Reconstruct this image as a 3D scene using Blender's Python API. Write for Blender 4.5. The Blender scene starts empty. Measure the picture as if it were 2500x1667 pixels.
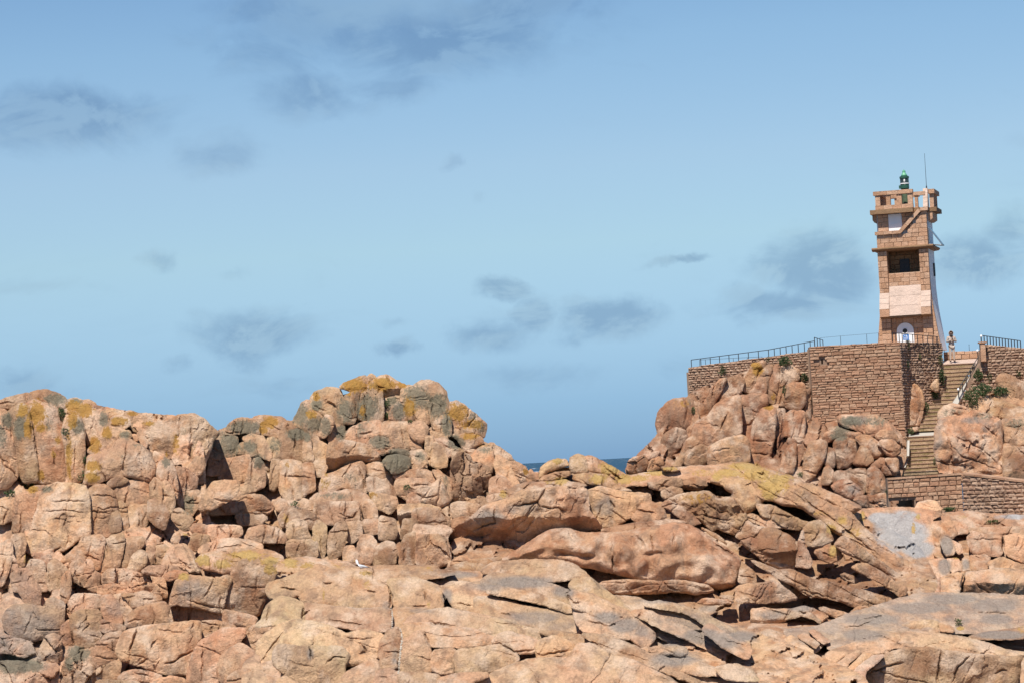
import bpy, math, random
import numpy as np
from mathutils import Vector, Matrix, geometry
scene = bpy.context.scene
COL = scene.collection

# ------------------------------------------------------------------ camera
F_PX = 7089.0                       # focal length in source pixels (2500 px wide frame)
ROLL = math.radians(3.1)
PITCH = math.atan(296.0 / F_PX)
CX, CY = 1250.0, 833.5
X0 = Vector((1, 0, 0)); U0 = Vector((0, -math.sin(PITCH), math.cos(PITCH))); FW = Vector((0, math.cos(PITCH), math.sin(PITCH)))
CR = math.cos(ROLL) * X0 - math.sin(ROLL) * U0
CU = math.sin(ROLL) * X0 + math.cos(ROLL) * U0
cam_data = bpy.data.cameras.new("camera")
cam_data.sensor_width = 36.0
cam_data.lens = 36.0 * F_PX / 2500.0
cam_data.clip_start = 1.0
cam_data.clip_end = 60000.0
cam = bpy.data.objects.new("camera", cam_data)
COL.objects.link(cam)
m3 = Matrix((CR, CU, -FW)).transposed()
cam.matrix_world = m3.to_4x4()
scene.camera = cam

# ------------------------------------------------------------------ light
SUN_EL, SUN_AZ = math.radians(58.0), math.radians(17.0)    # azimuth: degrees left of straight behind the camera
sun_dir = Vector((-math.sin(SUN_AZ) * math.cos(SUN_EL), -math.cos(SUN_AZ) * math.cos(SUN_EL), math.sin(SUN_EL)))
sd = bpy.data.lights.new("sun", 'SUN'); sd.energy = 5.0; sd.angle = math.radians(0.5); sd.color = (1.0, 0.94, 0.85)
sun = bpy.data.objects.new("sun", sd); COL.objects.link(sun)
sun.rotation_euler = (-sun_dir).to_track_quat('-Z', 'Y').to_euler()
scene.view_settings.view_transform = 'Standard'
scene.view_settings.look = 'None'
scene.view_settings.exposure = 0.33
scene.view_settings.gamma = 1.0
scene.view_settings.use_curve_mapping = False

def ray(px, py):
    d = FW + CR * ((px - CX) / F_PX) + CU * (-(py - CY) / F_PX)
    return d / d.y
def unp(px, py, D):
    return ray(px, py) * D
FWn, CRn, CUn = np.array(FW), np.array(CR), np.array(CU)
def unp_np(px, py, D):
    d = FWn[None] + CRn[None] * ((px - CX) / F_PX)[:, None] + CUn[None] * (-(py - CY) / F_PX)[:, None]
    d = d / d[:, 1:2]
    return d * D[:, None]

# ------------------------------------------------------------------ sky
world = bpy.data.worlds.new("World"); scene.world = world; world.use_nodes = True
class NT:
    """tiny node helper"""
    def __init__(s, nt): s.nt = nt; nt.nodes.clear()
    def n(s, typ, **kw):
        nd = s.nt.nodes.new(typ)
        for k, v in kw.items():
            if k == 'i':
                for key, val in v.items():
                    if isinstance(val, bpy.types.NodeSocket): s.nt.links.new(val, nd.inputs[key])
                    else: nd.inputs[key].default_value = val
            else: setattr(nd, k, v)
        return nd
    def math(s, op, a, b=None, c=None, clamp=False):
        nd = s.nt.nodes.new('ShaderNodeMath'); nd.operation = op; nd.use_clamp = clamp
        for k, v in enumerate((a, b, c)):
            if v is None: continue
            if isinstance(v, bpy.types.NodeSocket): s.nt.links.new(v, nd.inputs[k])
            else: nd.inputs[k].default_value = v
        return nd.outputs[0]
    def vmath(s, op, a, b=None, out=0):
        nd = s.nt.nodes.new('ShaderNodeVectorMath'); nd.operation = op
        for k, v in enumerate((a, b)):
            if v is None: continue
            if isinstance(v, bpy.types.NodeSocket): s.nt.links.new(v, nd.inputs[k])
            else: nd.inputs[k].default_value = v
        return nd.outputs[out]
    def mix(s, fac, a, b, blend='MIX'):
        nd = s.nt.nodes.new('ShaderNodeMix'); nd.data_type = 'RGBA'; nd.blend_type = blend
        for k, v in ((0, fac), (6, a), (7, b)):
            if isinstance(v, bpy.types.NodeSocket): s.nt.links.new(v, nd.inputs[k])
            elif isinstance(v, tuple) and len(v) == 3: nd.inputs[k].default_value = (*v, 1)
            else: nd.inputs[k].default_value = v
        return nd.outputs[2]
    def smooth(s, v, lo, hi):
        nd = s.nt.nodes.new('ShaderNodeMapRange'); nd.interpolation_type = 'SMOOTHSTEP'
        s.nt.links.new(v, nd.inputs[0]); nd.inputs[1].default_value = lo; nd.inputs[2].default_value = hi
        return nd.outputs[0]
    def noise(s, vec, scale, detail=4, rough=.5, dist=0, out=0):
        nd = s.n('ShaderNodeTexNoise', i={'Vector': vec, 'Scale': scale, 'Detail': detail, 'Roughness': rough, 'Distortion': dist})
        return nd.outputs[out]
    def link(s, a, b): s.nt.links.new(a, b)

w = NT(world.node_tree)
tc = w.n('ShaderNodeTexCoord')
sky = w.n('ShaderNodeTexSky', sky_type='NISHITA', sun_disc=False, sun_elevation=SUN_EL, sun_rotation=math.pi + SUN_AZ, air_density=1.0, dust_density=0.35, ozone_density=1.6, altitude=20)
sep = w.n('ShaderNodeSeparateXYZ', i={0: tc.outputs['Generated']})
az = w.math('ARCTAN2', sep.outputs[0], sep.outputs[1])
el = w.math('ARCSINE', sep.outputs[2])
ae = w.n('ShaderNodeCombineXYZ', i={0: az, 1: el, 2: 0.0}).outputs[0]
# ragged edges: the coordinates are warped by noise before the cloud banks are looked up
wn = w.noise(ae, 38.0, 5, .6, out=1)
warp = w.vmath('MULTIPLY', w.vmath('SUBTRACT', wn, (.5, .5, .5)), (.030, .016, 0))
aew = w.vmath('ADD', ae, warp)
CLOUDS = [ # source px centre, radii, density, all banks of the afternoon's fair-weather cloud
 (980, 90, 520, 120, .75), (1180, 30, 420, 70, .7), (760, 230, 160, 70, .55), (950, 205, 220, 45, .5), (1330, 70, 200, 50, .4),
 (160, 300, 260, 100, .8), (60, 340, 200, 60, .5), (540, 375, 140, 60, .55), (640, 30, 200, 50, .5), (1600, 150, 150, 16, .3),
 (395, 630, 70, 36, .6), (560, 668, 90, 16, .35), (640, 810, 200, 75, .85), (560, 850, 130, 35, .5), (965, 855, 50, 32, .75),
 (1215, 715, 90, 30, .85), (1300, 770, 60, 60, .8), (1200, 815, 140, 50, .7), (1480, 775, 150, 65, 1.0), (1420, 820, 100, 35, .6),
 (1660, 635, 90, 12, .6), (1990, 640, 170, 110, .95), (1900, 745, 190, 50, .8), (2380, 630, 130, 90, .85), (2460, 560, 110, 60, .6),
 (2010, 580, 90, 50, .6), (1330, 920, 260, 50, .4), (1640, 895, 110, 45, .35), (60, 950, 120, 55, .5), (425, 890, 40, 30, .4),
 (1125, 398, 40, 22, .5), (1180, 482, 24, 18, .3), (960, 785, 60, 16, .3), (2480, 360, 60, 40, .4), (720, 940, 300, 40, .25), (150, 700, 200, 25, .25)]
def az_el(px, py):
    d = ray(px, py).normalized()
    return math.atan2(d.x, d.y), math.asin(d.z)
acc = None
for (px, py, rx, ry, dens) in CLOUDS:
    a, e = az_el(px, py)
    dv = w.vmath('MULTIPLY', w.vmath('SUBTRACT', aew, (a, e, 0)), (F_PX / rx, F_PX / ry, 0))
    ln = w.vmath('LENGTH', dv, out=1)
    v = w.math('MULTIPLY', w.math('SUBTRACT', 1.30, ln, clamp=True), dens * 1.22)
    acc = v if acc is None else w.math('MAXIMUM', acc, v)
rp = w.n('ShaderNodeValToRGB'); w.link(w.math('MULTIPLY', el, 1 / .4), rp.inputs[0])
RAMP = [(.0, (.36, .67, 1.39)), (.05, (.45, .75, 1.37)), (.187, (.865, 1.03, 1.21)), (.257, (.95, 1.06, 1.205)), (.362, (.90, 1.06, 1.20)), (.60, (.58, .80, 1.05)), (1.0, (.42, .64, .95))]
while len(rp.color_ramp.elements) < len(RAMP): rp.color_ramp.elements.new(.5)
for e_, (p_, c_) in zip(rp.color_ramp.elements, RAMP): e_.position = p_; e_.color = (*c_, 1)
tint = rp.outputs[0]
st = w.vmath('MULTIPLY', ae, (1.0, 1.9, 1.0))
n1 = w.noise(st, 26.0, 9, .60, .5)
n1b = w.noise(w.vmath('ADD', st, (.0045, -.009, 0)), 26.0, 9, .60, .5)
n2 = w.noise(st, 5.0, 5, .6)
body = w.math('ADD', acc, w.math('MULTIPLY', w.math('SUBTRACT', n1, .5), 1.7))
gen = w.math('MULTIPLY', w.smooth(n2, .50, .80), w.smooth(w.noise(w.vmath('MULTIPLY', ae, (1.0, 3.4, 1.0)), 16.0, 8, .62, .8), .40, .70))
cl = w.math('MAXIMUM', w.smooth(body, .12, .98), w.math('MULTIPLY', gen, .38))
lit = w.smooth(w.math('SUBTRACT', n1, n1b), -.07, .10)
clear = w.mix(1.0, sky.outputs[0], tint, 'MULTIPLY')
ccol = w.mix(lit, w.mix(1.0, clear, (.66, .70, .765), 'MULTIPLY'), w.mix(1.0, clear, (.88, .87, .875), 'MULTIPLY'))
final = w.mix(cl, clear, ccol)
va, ve = az_el(960, 10)
vl = w.vmath('LENGTH', w.vmath('MULTIPLY', w.vmath('SUBTRACT', aew, (va, ve, 0)), (F_PX / 420, F_PX / 85, 0)), out=1)
final = w.mix(w.math('MULTIPLY', w.smooth(w.math('ADD', w.math('SUBTRACT', 1.0, vl), w.math('MULTIPLY', w.math('SUBTRACT', n1, .5), .9)), .0, .9), .75), final, w.mix(1.0, clear, (1.12, 1.02, .93), 'MULTIPLY'))
bg = w.n('ShaderNodeBackground', i={'Color': final, 'Strength': 0.0735})
wo = w.n('ShaderNodeOutputWorld', i={0: bg.outputs[0]})

# ------------------------------------------------------------------ object helpers
def link(o, parent=None):
    COL.objects.link(o)
    if parent is not None: o.parent = parent
    return o
def tag(o, label=None, cat=None, group=None, kind=None):
    if label: o['label'] = label
    if cat: o['category'] = cat
    if group: o['group'] = group
    if kind: o['kind'] = kind
    return o
def empty(name, loc=(0, 0, 0), rz=0.0):
    o = bpy.data.objects.new(name, None); o.location = loc; o.rotation_euler = (0, 0, rz); o.empty_display_size = .2
    return link(o)
def mesh_obj(name, verts, faces, mat=None, parent=None, smooth=False):
    me = bpy.data.meshes.new(name)
    me.from_pydata([tuple(v) for v in verts], [], [tuple(f) for f in faces]); me.update()
    if smooth: me.polygons.foreach_set('use_smooth', [True] * len(me.polygons))
    if mat: me.materials.append(mat)
    return link(bpy.data.objects.new(name, me), parent)
class MB:
    """collects simple solids and links them as ONE mesh object"""
    def __init__(s): s.v = []; s.f = []
    def add(s, v, f):
        b = len(s.v); s.v += [tuple(p) for p in v]; s.f += [tuple(b + i for i in q) for q in f]
        return s
    def box(s, a, b):
        (x0, y0, z0), (x1, y1, z1) = a, b
        return s.add([(x0, y0, z0), (x1, y0, z0), (x1, y1, z0), (x0, y1, z0), (x0, y0, z1), (x1, y0, z1), (x1, y1, z1), (x0, y1, z1)],
                     [(0, 3, 2, 1), (4, 5, 6, 7), (0, 1, 5, 4), (1, 2, 6, 5), (2, 3, 7, 6), (3, 0, 4, 7)])
    def prism(s, poly, y0, y1):
        """poly: (x, z) counter-clockwise seen from -y"""
        n = len(poly)
        v = [(x, y0, z) for x, z in poly] + [(x, y1, z) for x, z in poly]
        f = [tuple(range(n)), tuple(range(2 * n - 1, n - 1, -1))] + [((i + 1) % n, i, n + i, n + (i + 1) % n) for i in range(n)]
        return s.add(v, f)
    def prism_x(s, poly, x0, x1):
        """poly: (y, z); extruded along x"""
        n = len(poly)
        v = [(x0, y, z) for y, z in poly] + [(x1, y, z) for y, z in poly]
        f = [tuple(range(n)), tuple(range(2 * n - 1, n - 1, -1))] + [((i + 1) % n, i, n + i, n + (i + 1) % n) for i in range(n)]
        return s.add(v, f)
    def tube(s, p, q, r, seg=8, r2=None):
        p, q = Vector(p), Vector(q); d = (q - p).normalized()
        a = d.orthogonal().normalized(); b = d.cross(a); r2 = r if r2 is None else r2
        v = []
        for c, rr in ((p, r), (q, r2)):
            for k in range(seg):
                t = 2 * math.pi * k / seg; v.append(c + a * rr * math.cos(t) + b * rr * math.sin(t))
        f = [(k, (k + 1) % seg, seg + (k + 1) % seg, seg + k) for k in range(seg)] + [tuple(range(seg - 1, -1, -1)), tuple(range(seg, 2 * seg))]
        return s.add(v, f)
    def lathe(s, prof, c=(0, 0, 0), seg=16):
        v = []; f = []; n = len(prof)
        for k in range(seg):
            t = 2 * math.pi * k / seg
            for r, z in prof: v.append((c[0] + r * math.cos(t), c[1] + r * math.sin(t), c[2] + z))
        for k in range(seg):
            for i in range(n - 1):
                a = k * n + i; b = ((k + 1) % seg) * n + i
                f.append((a, b, b + 1, a + 1))
        return s.add(v, f)
    def build(s, name, mat, parent=None, smooth=False): return mesh_obj(name, s.v, s.f, mat, parent, smooth)

# ------------------------------------------------------------------ materials
MATS = {}
def new_mat(name):
    m = bpy.data.materials.new(name); m.use_nodes = True
    t = NT(m.node_tree)
    out = t.n('ShaderNodeOutputMaterial'); b = t.n('ShaderNodeBsdfPrincipled')
    t.link(b.outputs[0], out.inputs[0])
    return m, t, b
def flat_mat(name, col, rough=.6, metal=0.0, var=.12, scale=6.0):
    m, t, b = new_mat(name)
    g = t.n('ShaderNodeNewGeometry')
    nz = t.noise(g.outputs['Position'], scale, 4, .6)
    t.link(t.mix(nz, tuple(c * (1 - var) for c in col), tuple(min(1, c * (1 + var)) for c in col)), b.inputs['Base Color'])
    b.inputs['Roughness'].default_value = rough; b.inputs['Metallic'].default_value = metal
    return m
def rock_mat():
    m, t, b = new_mat("pink_granite")
    g = t.n('ShaderNodeNewGeometry'); P = g.outputs['Position']
    oi = t.n('ShaderNodeObjectInfo'); rnd = oi.outputs['Random']
    off = t.vmath('ADD', P, t.n('ShaderNodeCombineXYZ', i={0: t.math('MULTIPLY', rnd, 37.0), 1: 0.0, 2: t.math('MULTIPLY', rnd, 11.0)}).outputs[0])
    nA = t.noise(off, .55, 4, .55, .4); nB = t.noise(P, 1.7, 6, .6, .3); nC = t.noise(P, 6.0, 6, .65); nD = t.noise(P, 34.0, 4, .7)
    pk = t.n('ShaderNodeAttribute', attribute_name='paint'); sp = t.n('ShaderNodeSeparateColor', i={0: pk.outputs['Color']})
    pal = t.n('ShaderNodeAttribute', attribute_name='pale').outputs['Fac']
    red = pk.outputs['Alpha']
    lich = sp.outputs[0]; crust = sp.outputs[1]; grey = sp.outputs[2]
    # pink feldspar granite: pink, tan and rusty phases
    c = t.mix(t.smooth(nA, .35, .68), ROCK_PINK, ROCK_TAN)
    rust = t.math('ADD', t.math('MULTIPLY', t.smooth(nB, .46, .72), .60), t.math('MULTIPLY', t.math('SUBTRACT', rnd, .5), .45), clamp=True)
    c = t.mix(rust, c, ROCK_RUST)
    redf = t.math('MULTIPLY', t.smooth(t.math('ADD', red, t.math('MULTIPLY', t.math('SUBTRACT', nB, .5), 1.1)), .18, .95), .85)
    c = t.mix(redf, c, ROCK_RED)
    c = t.mix(1.0, c, oi.outputs['Color'], 'MULTIPLY')
    # weathered skin: pale bleached and dull grey films, also painting in highlights and shade
    stv = t.vmath('MULTIPLY', P, (1.6, 1.6, .35)); nS = t.noise(stv, 1.4, 5, .6, .3)
    film = t.math('MULTIPLY', t.smooth(nS, .45, .66), .62)
    c = t.mix(film, c, (.235, .15, .10))
    bl = t.math('MULTIPLY', t.smooth(t.noise(t.vmath('ADD', P, (31, 7, 3)), .9, 6, .62), .46, .66), .62)
    c = t.mix(bl, c, (.70, .535, .40))
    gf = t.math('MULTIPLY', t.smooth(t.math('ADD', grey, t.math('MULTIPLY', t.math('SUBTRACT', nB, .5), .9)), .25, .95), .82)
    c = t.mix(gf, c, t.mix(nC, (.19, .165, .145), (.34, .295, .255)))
    pf = t.math('MULTIPLY', t.smooth(t.math('ADD', pal, t.math('MULTIPLY', t.math('SUBTRACT', nB, .5), 1.3)), .20, .85), .90)
    c = t.mix(pf, c, t.mix(t.smooth(nB, .30, .70), (.33, .325, .325), (.46, .45, .44)))
    # lichens
    nL = t.noise(t.vmath('MULTIPLY', P, (6.0, 6.0, 2.6)), 1.0, 8, .80, .6)
    cf = t.math('MULTIPLY', t.smooth(t.math('ADD', crust, t.math('MULTIPLY', t.math('SUBTRACT', nL, .5), 2.6)), .34, .80), .82)
    c = t.mix(cf, c, t.mix(t.noise(P, 14.0, 4, .6), (.085, .085, .055), (.22, .205, .15)))
    nM = t.noise(t.vmath('ADD', t.vmath('MULTIPLY', P, (6.5, 6.5, 2.6)), (5, 2, 9)), 1.0, 8, .80, .6)
    lf = t.math('MULTIPLY', t.smooth(t.math('ADD', lich, t.math('MULTIPLY', t.math('SUBTRACT', nM, .5), 2.8)), .46, .74), .90)
    yel = t.n('ShaderNodeAttribute', attribute_name='yellow').outputs['Fac']
    c = t.mix(lf, c, t.mix(yel, t.mix(nB, (.40, .17, .025), (.34, .22, .05)), t.mix(nB, (.45, .255, .04), (.52, .39, .19))))
    # crystals
    nE = t.noise(P, 11.0, 5, .78)
    c = t.mix(1.0, c, t.mix(t.smooth(nE, .30, .70), (.78, .77, .75), (1.12, 1.12, 1.12)), 'MULTIPLY')
    c = t.mix(t.math('MULTIPLY', t.smooth(nD, .60, .74), .30), c, (.62, .52, .43))
    c = t.mix(t.math('MULTIPLY', t.smooth(nD, .42, .28), .38), c, (.07, .055, .045))
    t.link(c, b.inputs['Base Color'])
    b.inputs['Roughness'].default_value = .88
    b.inputs['Specular IOR Level'].default_value = .25
    # fine relief
    f1 = t.noise(P, 3.2, 8, .66, .35); f2 = t.noise(P, 15.0, 6, .7)
    vo = t.n('ShaderNodeTexVoronoi', feature='DISTANCE_TO_EDGE', i={'Vector': t.vmath('ADD', P, t.vmath('MULTIPLY', t.noise(P, 1.6, 4, .6, out=1), (.9, .9, .9))), 'Scale': 1.05})
    crk = t.smooth(vo.outputs[0], 0.0, .030)
    pit = t.smooth(t.noise(P, 9.0, 2, .5), .30, .42)
    hgt = t.math('ADD', t.math('ADD', t.math('MULTIPLY', f1, .15), t.math('MULTIPLY', f2, .075)), t.math('ADD', t.math('MULTIPLY', crk, .006), t.math('MULTIPLY', pit, .012)))
    bp = t.n('ShaderNodeBump', i={'Strength': 1.0, 'Distance': 1.0, 'Height': hgt})
    t.link(bp.outputs[0], b.inputs['Normal'])
    return m
ROCK_PINK = (.62, .365, .225); ROCK_TAN = (.60, .395, .238); ROCK_RUST = (.48, .215, .095); ROCK_RED = (.285, .130, .068)
def stone_mat(name, ca, cb, cc, moss=None):
    m, t, b = new_mat(name)
    g = t.n('ShaderNodeNewGeometry'); P = g.outputs['Position']
    rnd = t.math('FRACT', t.math('ADD', t.n('ShaderNodeObjectInfo').outputs['Random'], g.outputs['Random Per Island']))
    c = t.mix(t.smooth(rnd, .1, .7), ca, cb)
    c = t.mix(t.math('MULTIPLY', t.smooth(t.math('FRACT', t.math('MULTIPLY', rnd, 7.3)), .55, 1.0), .75), c, cc)
    n1 = t.noise(P, 2.2, 5, .6); n2 = t.noise(P, 18.0, 5, .65)
    c = t.mix(t.math('MULTIPLY', t.smooth(n1, .42, .75), .45), c, tuple(x * .62 for x in ca))
    c = t.mix(t.math('MULTIPLY', t.smooth(n2, .55, .72), .35), c, tuple(min(1, x * 1.35) for x in cb))
    c = t.mix(t.math('MULTIPLY', t.smooth(n2, .45, .28), .40), c, tuple(x * .4 for x in ca))
    if moss: c = t.mix(t.math('MULTIPLY', t.smooth(t.noise(P, 1.3, 4, .6), .48, .62), .55), c, moss)
    t.link(c, b.inputs['Base Color']); b.inputs['Roughness'].default_value = .9
    bp = t.n('ShaderNodeBump', i={'Strength': .8, 'Distance': 1.0, 'Height': t.math('ADD', t.math('MULTIPLY', n2, .05), t.math('MULTIPLY', t.noise(P, 5.0, 5, .6), .07))})
    t.link(bp.outputs[0], b.inputs['Normal'])
    return m
ROCK = rock_mat()
M = dict(
 ashlar=stone_mat("ashlar_granite", (.50, .285, .17), (.55, .345, .225), (.39, .21, .115)),
 ashlar_sunlit=stone_mat("sunlit_pink_slab", (.56, .42, .335), (.59, .445, .36), (.54, .40, .32)),  # paler ashlar: sunlight on up-facing slopes put into the colour
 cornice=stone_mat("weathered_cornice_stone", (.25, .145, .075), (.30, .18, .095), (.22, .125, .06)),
 coursed=stone_mat("coursed_wall_stone", (.41, .225, .135), (.46, .285, .18), (.33, .165, .09)),
 rubble=stone_mat("rubble_wall_stone", (.36, .22, .145), (.43, .29, .20), (.27, .16, .10)),
 mortar=flat_mat("old_mortar", (.26, .17, .115), .95),
 step=stone_mat("stair_stone", (.38, .26, .155), (.44, .31, .19), (.31, .22, .115), moss=(.16, .13, .035)),
 concrete=flat_mat("grey_concrete", (.42, .39, .34), .9, var=.25, scale=4.0),
 white=flat_mat("white_limewash", (.80, .79, .77), .75, var=.05, scale=3.0),
 white_door=flat_mat("white_door_paint", (.80, .80, .80), .45, var=.03),
 green=flat_mat("dark_green_enamel", (.025, .085, .055), .35, var=.2),
 green_pale=flat_mat("pale_green_enamel", (.13, .40, .23), .45, var=.15),
 green_patina=flat_mat("weathered_green_paint", (.085, .125, .075), .7, var=.5, scale=12.0),
 glass=flat_mat("dark_lantern_glass", (.03, .04, .045), .08),
 lens=flat_mat("clear_lens", (.7, .7, .68), .1),
 iron=flat_mat("dark_iron", (.035, .035, .038), .55, .3),
 steel=flat_mat("galvanised_steel", (.50, .52, .53), .35, .8),
 panel=flat_mat("solar_cells", (.07, .14, .19), .2),
 black=flat_mat("black_shutter", (.012, .012, .014), .5),
 blue=flat_mat("blue_sign_face", (.02, .17, .48), .4, var=.05),
 sign_white=flat_mat("white_sign_print", (.8, .82, .85), .4, var=.02),
 skin=flat_mat("skin", (.50, .31, .22), .6), jacket=flat_mat("beige_mottled_jacket", (.42, .36, .31), .9, var=.45, scale=14.0),
 trousers=flat_mat("pale_trousers", (.48, .40, .33), .9, var=.15), boots=flat_mat("dark_boots", (.03, .022, .02), .7),
 dark_cloth=flat_mat("dark_cloth", (.035, .03, .03), .85), hair=flat_mat("brown_hair", (.06, .04, .025), .7),
 gull_white=flat_mat("white_feathers", (.85, .85, .84), .8, var=.03), gull_grey=flat_mat("grey_feathers", (.55, .58, .61), .8, var=.05),
 gull_black=flat_mat("black_feathers", (.03, .03, .03), .7), beak=flat_mat("yellow_beak", (.65, .42, .08), .5),
 leaf=flat_mat("coastal_shrub_leaf", (.050, .085, .024), .7, var=.55, scale=3.5), leaf_dry=flat_mat("olive_tuft_leaf", (.085, .095, .028), .8, var=.5, scale=3.5),
 stem=flat_mat("plant_stem", (.09, .06, .035), .9), pebble=flat_mat("pale_pebbles", (.54, .47, .38), .85, var=.35, scale=9.0),
)
# ------------------------------------------------------------------ tables: outlines of the rocks, their lichens and cracks
# letters name the map sheet whose grid the coordinates use; every outline gets its own distance, lean and thickness
MASS_TABLE = """
left|L|rock_outcrop|d=1.0 v=70 vh=.22 sy=.75 R=14 f=0 b=0 step=4.2 th=9 vs=.7 va=8|pink granite cliff with upright slabs at the left edge|S|-60,1990 -420,1990 -400,1300 -330,1100 -200,1010 -60,985 60,975 200,985 330,1010 420,1015 475,1035 495,1100 505,1270 570,1310 650,1350 680,1420 700,1480 720,1700 720,1990
peak|C|rock_outcrop|d=1.0 v=56 vh=.20 sy=.6 R=12 f=0 b=0 step=4.2 th=8 vs=.75 va=5|high pile of pink and grey granite blocks left of the sea gap|S|490,1075 560,1040 640,1025 720,1030 760,985 840,965 920,950 1010,955 1080,975 1110,1050 1180,1080 1240,1110 1270,1140 1310,1165 1300,1200 1240,1240 1170,1300 1100,1410 900,1420 640,1430 500,1400
slabs|U|rock_outcrop|d=2.2 v=80 vh=.16 sy=.8 R=12 f=0 b=0 step=4.4 th=9 vs=1.8 va=-28|broad dark-jointed granite slabs below the sea gap|S|1100,1330 1180,1240 1260,1215 1330,1150 1420,1150 1540,1160 1680,1160 1820,1165 1950,1210 2090,1250 2240,1330 2290,1420 2250,1500 2100,1560 1800,1560 1500,1500 1250,1450 1090,1420
shore|M|rock_outcrop|d=1.4 v=90 vh=.15 sy=1.7 R=12 f=0 b=0 step=4.2 th=8 vs=2.2 va=-14 grow=0|smooth sunlit foreground granite slabs along the bottom|S|640,1990 650,1640 700,1560 705,1450 760,1395 860,1380 1060,1390 1240,1395 1400,1400 1500,1460 1640,1480 1780,1520 1900,1560 2100,1640 2150,1700 2150,1990
knoll|R|rock_outcrop|d=1.0 v=50 vh=.22 sy=.35 R=10 f=0 b=0 step=4.4 th=5 vs=.6 va=4|reddish granite bluff carrying the stone walls|S|1530,1140 1610,1060 1640,1010 1690,960 1760,930 1850,900 1960,905 1990,1000 2100,1040 2190,1050 2215,1090 2200,1150 2180,1290 1960,1260 1800,1220 1540,1200
shelf|V|rock_outcrop|d=1.8 v=60 vh=.15 sy=.9 R=10 f=0 b=0 step=4.6 th=7 vs=1.4 va=-10|pale granite shelf below the low wall at the right|S|2060,1262 2200,1252 2560,1262 2700,1200 2860,1230 2940,1500 2960,1850 2570,1850 2555,1490 2240,1470 2200,1420 2080,1300
corner|J|rock_outcrop|d=2.4 v=64 vh=.13 sy=1.5 R=10 f=0 b=0 step=4.6 th=8 vs=1.8 va=20|grey and orange granite slabs in the bottom right corner|S|1830,1520 1960,1500 2100,1500 2300,1480 2560,1490 2900,1470 2960,1990 1800,1990 1820,1600
bank|B|rock_outcrop|d=.9 v=60 vh=.18 sy=.5 R=10 f=0 b=0 step=4.6 th=5 vs=1.3 va=-35|granite bank right of the stone steps|S|2300,1030 2360,1000 2420,960 2530,940 2560,850 2640,835 2760,900 2860,1020 2950,1300 2980,1720 2570,1720 2545,1205 2290,1160
"""
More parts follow.
